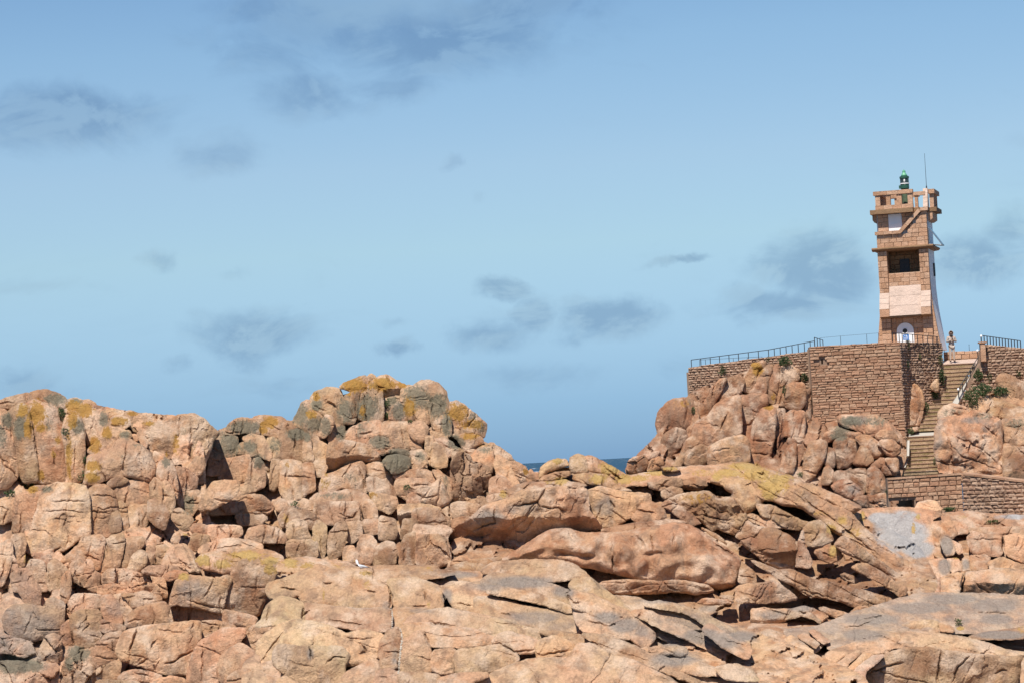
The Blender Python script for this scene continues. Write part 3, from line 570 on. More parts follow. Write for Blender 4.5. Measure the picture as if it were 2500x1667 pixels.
shore|M|d=-.5|F|2000,1330 2200,1300 2352,1380 2400,1450 2100,1430
shore|M|d=-1.0 sy=.7 st=-8:26:.04|F|50,1040 150,1010 400,1080 420,1100 390,1190 250,1200 100,1130 0,1100
shore|M|d=-1.1 sy=.6|F|400,1190 430,1090 560,1050 720,1110 740,1150 720,1250 620,1210 420,1240
shore|M|d=-.8 sy=1.0|F|430,1010 520,995 800,1045 900,1120 1000,1180 850,1130 740,1120 560,1050
shore|M|d=-.9 sy=.9|F|-120,1010 0,885 250,955 430,1000 520,1050 430,1090 200,1010 60,1010 30,1050
slabs|U|d=-.7 R=46 b=.6 f=.06 sy=.45 n=.16 chip=.1 rd=.0 tl=0 sx=-.05 un=1425:.6 nc=1|F|-60,480 0,420 150,320 300,230 450,130 560,85 680,80 800,120 1000,120 1200,110 1400,70 1550,50 1650,30 1780,50 1900,120 2060,230 2200,320 2240,380 2210,500 2180,600 2050,640 1900,590 1750,550 1550,560 1350,540 1150,500 900,440 780,420 700,380 620,375 350,370 150,380|rock|great smooth whale-backed pink slab above a long black crevice
slabs|U|d=.3 sy=.2 st=3:26:.07|F|940,600 1000,560 1250,545 1500,560 1700,550 1930,590 2000,640 1850,670 1640,640 1500,660 1300,665 1100,660
slabs|U|d=-.3|F|1840,750 1900,710 2150,720 2180,750 1950,770|boulder|flat orange stone lying in the black crevice under the whale-backed slab
slabs|U|d=-.1|F|2040,690 2170,680 2180,715 2080,715
slabs|U|d=-.3 f=.5|F|2210,560 2245,385 2300,420 2400,520 2460,560 2300,590
slabs|U|d=-.7 f=.5|F|2190,740 2195,600 2420,570 2520,550 2600,590 2755,715 2600,740 2400,750|boulder|orange triangular block at the right end of the long black crevice
slabs|U|d=-.5 st=-25:18:.10 sx=.25 sy=.5|I|-100,980 0,1020 100,1080 250,1070 310,1090 450,1160 620,1180 800,1230 1000,1280 1170,1340 1100,1390 950,1410 820,1390 700,1340 550,1310 430,1300 280,1200 140,1130
slabs|U|d=.1 sx=.2|I|130,1130 250,1200 420,1310 330,1320 230,1260
slabs|U|d=-.3 b=.3|I|370,700 430,640 520,620 600,700 640,800 560,850 460,870 400,840
slabs|U|d=-.1|I|310,1000 330,800 370,700 380,830 450,1000 430,1050 300,1040
slabs|U|d=-.2 un=1345:1.4|I|0,700 100,690 250,760 320,880 290,1010 200,1060 100,1040 0,980 -80,850
slabs|U|d=.2 n=.9|I|-60,470 100,490 250,570 350,620 430,640 370,690 330,710 200,690 100,610 0,590
slabs|U|d=.5|I|-20,600 120,600 200,690 100,700 0,700
slabs|U|d=.1|I|470,900 600,840 700,880 720,960 620,1010 520,970
slabs|U|d=-.2 sx=.3|I|800,1050 850,1010 950,1020 1100,1100 1220,1200 1300,1230 1290,1290 1240,1310 1100,1200 960,1130
slabs|U|d=.5|I|700,1110 740,1090 850,1140 870,1180 780,1180
slabs|U|d=.5 sx=.3 st=-32:14:.08|I|650,840 730,760 900,880 1100,1020 1280,1150 1290,1200 1100,1090 900,980 750,920
slabs|U|d=.0 R=20 sy=.8 st=-32:26:.10 f=.15 n=.6 nc=1|I|-90,175 0,160 150,200 300,260 450,310 600,370 750,440 900,510 800,560 900,680 1100,850 1400,1060 1420,1160 1380,1180 1200,1070 1000,960 850,840 720,760 620,700 500,600 350,500 200,480 80,440 0,430 -60,400
slabs|U|d=-.4 sy=.2 un=1262:1.5 R=16 f=.4 n=1.2|E|330,1220 400,1150 560,1040 680,930 880,880 1000,800 1150,790 1400,770 1580,780 1600,900 1600,970 1660,1050 1720,1140 1500,1160 1300,1160 1200,1200 1000,1300 800,1390 640,1420 560,1400 480,1330 400,1330 350,1290|rock|long brown slab with a deeply shaded underside beside the sea gap
slabs|U|d=-.6|E|1560,960 1570,880 1600,800 1700,760 1850,800 1950,820 2150,830 2160,890 2080,950 1990,1030 1850,1110 1730,1140 1640,1060|boulder|grey-brown boulder with a folded crack wedged under the lichened ledge
slabs|U|d=-.6|E|1990,1040 2100,900 2160,890 2280,960 2310,1040 2050,1090
slabs|U|d=-.1 sy=1.0|E|1700,1150 2000,1090 2352,1050 2500,1080 2352,1110 2100,1140 1900,1190
slabs|U|d=.2 sy=1.4 st=4:16:.06|E|880,800 980,740 1100,720 1300,720 1400,700 1450,720 1600,750 1400,770 1200,795 1100,805 900,860
slabs|U|d=.5 sy=.6|E|1460,690 1480,650 1640,640 1780,660 1900,760 2000,800 1900,810 1700,750 1580,745
slabs|U|d=1.6|E|1180,640 1250,600 1450,590 1460,640 1300,660 1200,690
slabs|U|d=.5 b=.5 R=14|E|1160,640 1180,590 1250,530 1320,510 1400,520 1430,570 1350,590 1250,625 1190,680 1165,690
slabs|U|d=.2 b=.4|E|1160,705 1200,670 1320,630 1440,620 1445,660 1300,695 1180,715
slabs|U|d=.3 b=.5|E|1430,560 1440,500 1500,470 1570,490 1610,550 1610,600 1600,640 1460,640|boulder|blocky sunlit knob beside the yellow-streaked slope in the sea gap
slabs|U|d=.6 sy=.7 sx=.2|E|1570,490 1640,490 1720,530 1850,600 1950,660 2000,720 2020,770 1900,750 1780,650 1700,640 1610,620 1610,550
slabs|U|d=.4 sy=1.5|K|-50,420 0,390 150,340 380,330 520,290 720,265 900,250 1000,255 1260,220 1350,205 1520,225 1700,290 1850,320 2091,400 2200,450 2200,600 2050,700 1950,680 1720,650 1650,480 1500,420 1200,380 1050,430 950,450 750,400 480,400 330,460 200,480 0,480 -150,500 -150,430
slabs|U|d=.1 b=.5|K|380,260 470,240 560,260 640,295 540,310 430,310
slabs|U|d=-.35 R=22 b=.5 f=.1 n=.5 nc=1|K|1000,440 1150,390 1300,385 1500,430 1640,480 1700,600 1680,720 1560,810 1470,860 1380,740 1300,640 1290,590 1150,480
slabs|U|d=.4 un=1183:1.5|K|640,440 800,390 950,440 985,490 870,550 740,540 650,520
slabs|U|d=.1|K|390,560 520,500 650,540 660,590 540,650 440,670 390,620
slabs|U|d=.3 sy=.3|K|200,450 330,450 480,390 640,400 660,500 520,500 390,560 250,520
slabs|U|d=.0 R=14 sy=.3 n=1.4|K|440,690 560,630 700,590 980,560 1100,640 1300,640 1380,740 1470,860 1490,930 1340,1130 1200,1080 1100,1040 1040,1080 950,990 850,920 700,820 560,720
slabs|U|d=-.1 sx=.2|K|380,740 450,690 580,720 720,830 870,950 900,980 780,1000 620,900 480,800
slabs|U|d=-.2 sx=.15 n=1.3|K|1340,1140 1490,930 1560,1000 1760,1040 2091,1170 2091,1350 1950,1250 1800,1250 1650,1180 1520,1150 1400,1180
slabs|U|d=.1 sx=.2 n=1.3|K|1400,1210 1540,1160 1650,1200 1850,1300 2091,1440 2091,1560 1900,1550 1700,1460 1480,1280
slabs|U|d=.5 sx=.2|K|1480,880 1530,850 1800,930 1950,1040 1850,1020 1700,1020 1540,970
slabs|U|d=-.1 sx=.2|K|890,1030 1000,1060 1180,1180 1230,1250 1150,1200 1000,1110
slabs|U|d=-1.0|K|1000,1185 1200,1275 1360,1370 1370,1405 1250,1355
knoll|R|d=.3 b=.4|G|230,770 250,680 330,600 380,570 490,560 550,580 560,650 540,780 480,830 380,840 320,860 270,910 240,830|boulder|rounded brown boulder bulging against the sky at the left foot of the high wall
knoll|R|d=.2|G|270,950 310,870 400,820 480,840 510,910 460,970 400,1060 320,1140 300,1020
knoll|R|d=.6|G|210,950 240,920 270,940 270,990 230,970
knoll|R|d=.6|G|490,830 550,780 560,650 600,640 610,780 560,900 500,930
knoll|R|d=-.3 sx=.1|G|620,720 650,640 740,460 800,390 860,380 840,430 780,540 710,700 640,720
knoll|R|d=-.1|G|720,660 760,580 840,420 880,370 970,370 1020,390 990,500 900,560 840,600 800,650 740,760
knoll|R|d=-.3 f=.3 sy=.35|G|540,900 590,770 700,720 760,620 850,570 980,530 985,700 990,870 900,900 800,950 700,1000 600,1000
knoll|R|d=-.6 sy=.4|G|690,1090 710,1000 820,930 1000,890 1060,940 1060,1140 860,1130 800,1190 700,1170
knoll|R|d=.3|G|980,540 1060,530 1220,520 1230,600 1180,660 1110,740 1080,840 1000,880 985,750
knoll|R|d=-.3|G|1000,480 1020,400 1070,300 1090,250 1180,230 1220,240 1180,340 1130,430 1060,510
knoll|R||G|1130,430 1180,310 1230,260 1280,260 1240,400 1210,520 1060,520
knoll|R|d=-.2|G|1240,420 1290,260 1330,250 1330,400 1310,520 1280,620 1220,590
knoll|R|d=-.3|G|1300,620 1320,440 1360,290 1420,270 1500,300 1510,390 1420,420 1390,520 1380,630
knoll|R|d=-.6 b=.3|G|1380,600 1400,450 1450,420 1550,420 1570,480 1560,600 1530,650 1400,650|boulder|pale pink block perched on a shadowed ledge beside the high wall
knoll|R||G|1070,1130 1070,960 1110,760 1180,650 1290,640 1300,700 1280,900 1260,1000 1240,1100 1220,1190 1080,1160
knoll|R|d=.2 v=26 vs=.3 vh=.06|G|1290,1180 1270,1010 1300,700 1320,650 1380,660 1390,770 1370,900 1330,930 1310,1050
knoll|R||G|1380,900 1390,700 1440,670 1560,680 1560,800 1550,960 1480,970 1400,900
knoll|R|d=-.2|G|1340,1200 1370,1080 1420,980 1480,960 1480,1080 1460,1220 1360,1240
knoll|R|d=-.1|G|1480,1080 1500,980 1550,970 1540,1060 1500,1180 1470,1230
knoll|R|d=-.3|G|1400,950 1420,915 1480,930 1490,980 1430,1000
knoll|R|d=.4|G|1560,760 1565,650 1580,480 1610,470 1610,650 1620,780 1570,950
knoll|R|d=-.2|G|430,1100 500,930 560,890 620,960 560,1000 480,1120 440,1180 370,1170
knoll|R|d=-.3|G|480,1130 560,1010 630,970 690,1000 680,1130 620,1200 520,1200
knoll|R|d=.2 v=26 vh=.07|G|-20,1130 30,1080 130,1080 160,1150 120,1210 0,1230 -40,1200
knoll|R|d=.1|G|160,1170 190,1100 260,1080 300,1150 220,1210 150,1220
knoll|R|d=.6|G|120,1090 200,1040 260,1030 240,1080 170,1110
knoll|R||H|540,1040 600,1000 700,970 800,1010 880,1010 900,1030 830,1060 650,1070 560,1120
knoll|R|d=-.2 b=.4|H|680,880 720,860 800,860 870,860 1010,860 1100,900 1180,960 1230,1050 1250,1110 1180,1100 1060,1050 950,1040 900,1000 820,970 720,940
knoll|R|d=-.5|H|1020,1040 1080,990 1180,1000 1240,1100 1150,1090 1040,1080
knoll|R|d=-.8 b=.4|H|1040,1120 1070,1080 1170,1080 1240,1140 1240,1190 1180,1230 1110,1200 1080,1140
knoll|R|d=-.6 st=-50:12:.05|H|840,1060 900,1040 960,1040 1060,1110 1110,1190 1060,1230 1000,1240 930,1160
knoll|R|d=-.3|H|650,1080 750,1050 840,1080 860,1150 850,1250 780,1310 690,1340 650,1250
knoll|R|d=-.6|H|850,1210 890,1130 950,1160 1000,1260 950,1310 820,1300
knoll|R|d=-.2|H|560,1200 580,1140 650,1160 650,1320 590,1340 560,1290
knoll|R|d=-.2|H|400,1190 430,1110 520,1080 580,1100 570,1200 540,1290 470,1400 420,1450 390,1470 370,1350
knoll|R|d=-.4|H|540,1430 560,1330 600,1310 640,1360 640,1440 600,1480 540,1480
knoll|R|d=-.6|H|640,1440 660,1360 760,1360 860,1340 930,1340 950,1440 940,1510 900,1580 700,1560
knoll|R|d=-.6|H|950,1370 1000,1290 1060,1240 1100,1240 1200,1340 1210,1380 1130,1390 1040,1320
knoll|R|d=-.5|H|1100,1250 1220,1240 1225,1370 1190,1380
knoll|R|d=-.8 sx=.2|H|940,1480 950,1340 1010,1310 1080,1380 1140,1500 1140,1560 1060,1600 950,1600
knoll|R|d=-1.2 b=.5|I|620,320 680,270 770,260 880,330 910,390 880,410 800,430 700,390|boulder|rounded red-brown boulder below the bluff, left of the low wall
knoll|R|d=-1.0|I|820,440 860,410 950,400 960,500 900,490
knoll|R|d=-1.0|I|950,410 1100,380 1140,400 1140,500 970,505
bank|B|d=4.4 sx=.3|H|1320,950 1320,700 1340,600 1360,565 1400,600 1440,640 1455,750 1440,850 1410,940 1350,950|boulder|upright orange rock leaning on the shaded wall left of the steps
bank|B|d=5.0 f=.8|H|1512,600 1532,562 1578,528 1588,640 1560,650 1530,632|boulder|small pointed pink rock beside the upper steps
bank|B|d=4.4|H|1330,970 1400,960 1400,1000 1340,1010
bank|V|d=3.2 b=.5|I|1375,525 1400,465 1480,440 1560,452 1625,525 1500,545|boulder|low brown boulder resting against the foot of the low wall
bank|B|d=-.4 b=.5|H|1590,900 1580,830 1640,770 1720,755 1820,780 1880,840 1860,880 1700,890|boulder|rounded grey-pink boulder topping the bank right of the steps
bank|B|d=-.5 R=20 n=1.2 sx=-.1|H|1560,1000 1590,900 1700,880 1850,860 1890,820 1960,830 2050,870 2130,900 2150,960 2150,1200 2160,1400 1900,1400 1700,1400 1600,1380 1580,1300 1550,1150
bank|B|d=-.2|H|2150,900 2250,880 2480,890 2480,1100 2250,1150 2180,1100 2150,1000
bank|B|d=-.3|H|2170,1150 2280,1140 2480,1160 2480,1450 2170,1420
bank|B|d=.3 sy=.8|H|1950,800 2000,720 2080,700 2250,760 2480,840 2480,900 2200,880 2050,870
bank|B|d=.9 sy=.7|H|2100,560 2130,490 2200,490 2300,540 2480,610 2480,800 2300,740 2180,690
shelf|V|d=-.3 R=6 sy=.9 f=.05 sx=.10 n=.22 chip=0 tl=0 nc=1|I|640,600 750,560 900,520 1100,510 1350,510 1550,540 1620,570 1520,620 1610,750 1650,940 1560,960 1500,980 1560,1130 1430,1180 1400,1080 1200,940 1050,820 850,720 700,640
shelf|V|d=.2 sy=1.6|I|1500,620 1650,560 1850,550 2150,575 2480,590 2480,680 2100,700 1900,690 1700,610 1600,640
shelf|V|d=-.1|I|1520,640 1700,620 1760,740 1700,790 1610,760 1640,930 1580,950
shelf|V|d=-.3|I|1590,790 1620,750 1700,800 1740,880 1720,930 1650,950
shelf|V|d=.1|I|1700,620 1820,650 1870,700 1840,740 1740,750
shelf|V|d=-.2 sy=.5|I|1840,780 1900,720 1990,750 2150,760 2160,910 2130,940 2050,940 1880,920
shelf|V|d=-.3 sy=.5|I|2165,760 2300,740 2480,800 2480,1010 2330,1000 2190,930
shelf|V|d=-.1|I|1690,800 1780,830 1810,910 1760,930
shelf|V|d=.1 sy=.6|I|1850,690 1950,690 2400,680 2480,700 2480,790 2160,760 1990,750 1880,740
shelf|V|d=-.5|I|1500,990 1560,970 1650,970 1690,1100 1570,1140
shelf|V|d=-.5|I|1650,970 1760,960 1800,1070 1700,1090
shelf|V|d=-.5|I|1790,970 1850,940 1850,1000 1870,1070 1800,1080
shelf|V|d=-.6|I|1860,940 2000,930 2050,960 2020,1070 1880,1070
shelf|V|d=-.6|I|2030,1000 2150,950 2300,1010 2400,1050 2200,1060 2050,1070
shelf|V|d=-.9|I|1430,1180 1580,1130 1600,1180 1600,1290 1500,1290
shelf|V|d=-1.0 b=.3|I|1600,1150 1680,1100 1820,1090 1790,1200 1770,1290 1600,1290
shelf|V|d=-1.1 b=.35 un=1422:1.4 R=14|I|1790,1290 1800,1180 1840,1090 2000,1080 2100,1060 2480,1080 2480,1320 2100,1310
corner|J|d=-.2 sy=2.0 R=12 f=.2 b=.08 le=.62 n=.4|J|200,580 450,560 600,510 800,430 1000,370 1200,310 1380,260 1600,250 2000,255 2480,280 2480,520 2250,570 2000,600 1750,600 1600,590 1200,590 1000,600 800,690 640,750 590,740 600,690 540,710 470,780 430,760 220,660
corner|J|d=-.7|J|200,660 260,620 460,760 460,800 400,790 300,730
corner|J|d=-.6|J|310,630 390,610 520,700 480,745
corner|J|d=-.5|J|420,590 470,570 620,680 550,705
corner|J|d=-1.1 f=.7|J|1590,470 1660,400 1700,370 1750,375 1740,460 1700,510|boulder|loose triangular red-brown stone standing on the grey slab
corner|J|d=-.9 sy=.5|J|1180,570 1300,510 1500,490 1580,500 1590,580 1400,590
corner|J|d=-1.0|J|1590,510 1640,510 1730,560 1730,600 1600,590
corner|J|d=-1.2|J|1500,570 1580,570 1590,600 1500,600|boulder|fist-sized pink stone at the foot of the loose triangular stone
corner|J|d=-.6 sy=1.6 st=-8:30:.08|J|570,800 640,760 800,700 1000,610 1200,595 1500,600 1800,640 2000,690 2200,760 2352,780 2480,800 2200,830 1800,790 1500,740 1200,740 1050,800 900,780 820,800 650,880 590,860
corner|J|d=-.9 sx=.3|J|640,900 780,800 870,760 900,780 780,880 720,980
corner|J|d=-1.0 sx=.3|J|720,970 880,820 920,780 1000,790 850,910 750,1030
corner|J|d=-.8 sx=.3|J|570,870 620,820 760,790 640,890 600,880
corner|J|d=-1.4 sy=.35 R=20 f=.45 b=.1 lr=.34|J|920,960 1000,890 1100,800 1250,750 1450,730 1650,760 1900,800 2250,820 2340,810 2320,950 2280,1130 950,1130|rock|big orange-faced granite block in the bottom right corner
corner|J|d=-1.1|J|780,1040 860,910 1000,810 1100,800 1000,890 920,960 940,1130 800,1130
corner|J|d=-1.0|J|2320,1130 2340,830 2480,800 2480,1130
corner|J|d=-.4 sy=1.8|J|1850,640 1950,610 2100,590 2300,560 2480,550 2480,640 2200,660 2000,660
slabs|U|d=.0 b=.3 un=1513:1.3|J|-100,390 0,380 120,390 260,390 380,360 500,400 600,460 530,510 480,490 380,440 260,420 220,490 130,550 0,550 -100,520
slabs|U|d=1.3|J|210,490 300,440 520,500 500,560 220,570
slabs|U|d=-.2|J|215,490 260,420 350,400 460,440 530,490 525,520 440,470 350,450
slabs|U|d=.3|J|510,380 560,370 700,410 800,440 680,475 600,440
slabs|U|d=.0|J|790,420 850,370 930,360 980,380 900,430 830,435
corner|J|d=-.2|J|-40,600 60,570 200,620 250,700 200,740 100,660 0,700
corner|J|d=-.5|J|30,700 100,670 230,740 140,740 50,760
corner|J|d=-.6 v=20 vh=.05|J|40,820 90,770 200,800 250,870 200,930 100,960 40,900
corner|J|d=-.5|J|230,820 280,790 330,830 270,870
corner|J|d=-.5|J|370,850 430,830 470,900 430,930 380,900
corner|J|d=-.7 v=20 vh=.05|J|470,880 560,870 600,960 520,990 470,930
corner|J|d=-1.0 sy=1|J|100,1080 130,960 250,910 360,960 500,1060 520,1130 100,1130
corner|J|d=-.9|J|340,920 420,930 640,1040 700,1130 500,1130
corner|J|d=-.7|J|-60,960 0,950 100,970 60,1020 0,1050 -60,1040
corner|J|d=-1.2|J|-60,1050 60,1030 100,1060 90,1130 -60,1130
"""
PAINT_TABLE = """
A|o|330,400,90,130 200,370,70,70 370,530,50,50 250,540,40,110 660,330,80,60 650,450,60,100 620,800,36,250,.85 760,370,90,80 1070,470,90,50 960,570,50,60 1180,400,60,25 850,680,60,90 830,870,80,60 830,970,80,60 370,960,40,60 290,1080,60,40 1340,490,60,25 1580,680,36,110,.8 520,640,40,60,.7 480,760,30,60,.7 1500,760,24,40,.8
C|o|1340,220,130,80 1600,210,130,80 1770,210,60,40 1000,320,40,50 590,550,90,60 520,620,50,40 960,480,60,40 1840,420,80,120,.8 1420,450,40,90,.7 1290,290,30,30 1090,1080,60,110,.6 740,930,30,40,.7 1510,1220,60,60,.6 520,560,30,30 1480,220,60,60,.7
E|o|430,100,110,90 560,200,150,60,.8 540,310,120,40,.8 1040,630,30,30 650,390,90,25,.6
E|y|1330,530,60,30 1360,710,70,40 1690,690,90,50 1800,600,120,70 1920,690,100,50 840,830,40,40 1250,720,60,20,.7
K|y|1450,250,250,60 1250,330,200,60 1600,350,250,100 1780,600,120,100 1100,380,80,60 100,400,180,50,.8 330,330,150,40 500,280,100,30 1900,400,200,60 900,330,200,60,.6
K|o|900,650,200,100,.55 700,640,100,60,.5
G|o|1140,300,60,60 460,610,120,50,.55 1240,640,50,25 1280,560,30,80,.6 1120,260,60,30
I|y|100,300,160,110 620,700,50,60 640,900,50,60 720,620,60,50,.8 900,590,30,50 1360,700,22,50 1750,955,50,15 830,730,100,60,.6 520,560,90,40,.6 1400,590,24,30 1790,590,60,20,.6
J|y|1780,560,40,24 2330,570,60,40,.6
B|y|1830,370,80,60 2000,400,90,50 1650,510,60,40 2200,320,180,40 240,350,40,60,.7 1660,140,40,40,.7
D|y|220,370,90,50 220,450,60,60 30,320,80,50 400,390,80,50 560,410,80,40,.7 820,410,90,40,.6 1090,590,40,50,.6 1080,480,70,40,.7 700,690,16,90,.7 610,140,30,110,.5 1620,440,60,40,.5 1640,760,24,40,.6
C|y|1060,1090,50,80,.5 1830,1140,40,30,.5 720,1420,40,60,.7 1180,930,30,80,.5
A|g|190,520,80,120 60,460,60,80 500,270,110,60 700,520,60,80 440,500,50,100,.6 930,450,50,80 10,600,60,120,.8 1650,560,60,40,.5 1490,840,50,50 420,1080,60,30 1120,590,60,40 680,290,60,30 1690,1200,80,110,.8 2200,530,170,80 1240,690,60,30,.6 1080,800,40,80,.4
C|g|330,590,140,70 220,740,120,120 400,770,70,60 480,900,60,70 860,480,90,110 980,560,100,80 1080,590,60,90 1000,400,60,60 1270,450,110,130,.8 1450,420,110,140 1900,330,150,120 2080,400,110,120 2170,560,50,130,1.2 1740,450,90,90 1680,360,60,40 1570,730,100,70 1720,910,130,110,1.3 1740,820,100,40,1.3 830,660,100,60 920,690,40,50 1400,620,60,100,.6 1220,640,50,80 2250,740,80,60 1180,1210,200,40,.6 1300,1060,130,100,.45 630,760,70,90,.7 110,800,90,150,.6 1340,240,60,30,.7 1920,860,60,50,.7
E|g|560,140,60,60,.7 640,230,60,70,.7 400,340,60,60 690,420,80,50,.7 320,720,40,100,.6
G|g|1980,760,120,50 1900,830,90,40 2200,760,150,60,.7 1870,890,90,60 840,420,60,50,.4 520,600,40,80,.5
B|g|150,1310,260,70,1.2 700,1210,110,80,1.1 50,1250,120,40,1.1 620,1290,40,70,1.1
H|g|1700,830,120,40,.6 2000,860,140,40,.6 2300,930,160,60,.6
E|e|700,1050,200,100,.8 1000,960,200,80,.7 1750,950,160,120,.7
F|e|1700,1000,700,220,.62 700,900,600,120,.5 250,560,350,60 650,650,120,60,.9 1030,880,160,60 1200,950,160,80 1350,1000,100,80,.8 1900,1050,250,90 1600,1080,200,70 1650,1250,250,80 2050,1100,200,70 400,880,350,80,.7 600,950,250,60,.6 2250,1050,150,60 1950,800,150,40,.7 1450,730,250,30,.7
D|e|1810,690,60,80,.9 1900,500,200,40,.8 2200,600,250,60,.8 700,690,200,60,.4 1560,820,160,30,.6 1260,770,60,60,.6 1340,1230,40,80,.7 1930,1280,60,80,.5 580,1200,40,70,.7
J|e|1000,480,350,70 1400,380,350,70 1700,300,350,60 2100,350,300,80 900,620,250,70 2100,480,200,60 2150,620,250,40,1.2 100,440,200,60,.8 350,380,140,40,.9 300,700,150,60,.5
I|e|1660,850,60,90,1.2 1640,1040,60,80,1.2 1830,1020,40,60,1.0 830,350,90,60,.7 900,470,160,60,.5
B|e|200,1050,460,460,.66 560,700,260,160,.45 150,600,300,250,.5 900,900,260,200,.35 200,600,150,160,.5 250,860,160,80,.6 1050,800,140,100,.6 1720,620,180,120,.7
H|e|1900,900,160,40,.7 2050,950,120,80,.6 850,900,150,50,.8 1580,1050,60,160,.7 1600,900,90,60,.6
I|p|1150,640,150,90,1.1 1330,760,160,130,1.15 1400,880,150,80,1.2 1050,600,100,50,1.1 1230,740,190,170,1.1 1250,600,160,70,.9 2250,590,160,26,.8
E|r|700,1250,400,150,.6 1480,950,90,250,.9 300,1000,120,60,.5 600,780,160,100,.7
D|r|1250,300,130,120,.8 1450,280,110,150,.95 490,270,120,80,.7 200,130,120,60,.5 100,650,150,200,.6 1800,450,150,50,.8 1000,330,140,90,.5 1700,300,140,120,.5
C|r|480,1290,130,70,.7 2100,1160,100,100,.4 1950,1420,180,80,.6
K|r|1000,800,400,250,.75 1700,1200,400,200,.85 1400,700,150,80,.4 520,580,120,60,.7 100,960,300,60,.8
I|r|150,850,250,250,.85 450,850,150,100,.6 700,1200,500,160,.75 1050,1100,250,120,.7 550,950,200,80,.8 980,720,100,60,.6 2000,850,200,80,.3 750,330,150,70,.9 950,430,200,80,.9
J|r|1500,900,500,130,.75 450,250,600,160,.6 150,60,120,80,.6 500,420,200,50,.7 1670,440,70,70,.7 1400,550,150,40,.5 200,950,150,60,.5
B|r|580,1050,150,200,.7 780,1050,120,100,.6 1320,860,140,80,.7 1750,220,60,60,.8 2250,600,180,200,.6 2100,890,120,70,.8 1850,1350,150,200,.35 1300,690,140,40,.6 350,350,120,80,.5 1000,300,120,150,.4
F|r|1500,600,480,60,.9 500,1350,500,120,.4 1400,330,600,140,.45 2000,740,150,30,.8 150,1150,180,80,.4 1100,1200,250,100,.4 2450,650,200,80,.8
G|r|1180,900,150,300,.9 1450,800,130,200,.85 1100,650,130,130,.9 350,750,160,130,.75 400,950,130,130,.8 760,860,200,200,.30 1300,1000,120,200,.8 900,450,90,110,.7 250,1150,250,80,.5
H|r|700,1200,220,250,1 900,1400,350,150,1 250,1000,180,300,.9 450,1250,90,200,.4 1050,1180,180,120,.6 1380,770,70,180,1 1800,1250,250,130,.9 1850,1050,140,90,.8 2300,1280,180,150,.85 2250,760,250,120,.5 950,960,150,80,.5 1100,1330,120,80,.7
"""
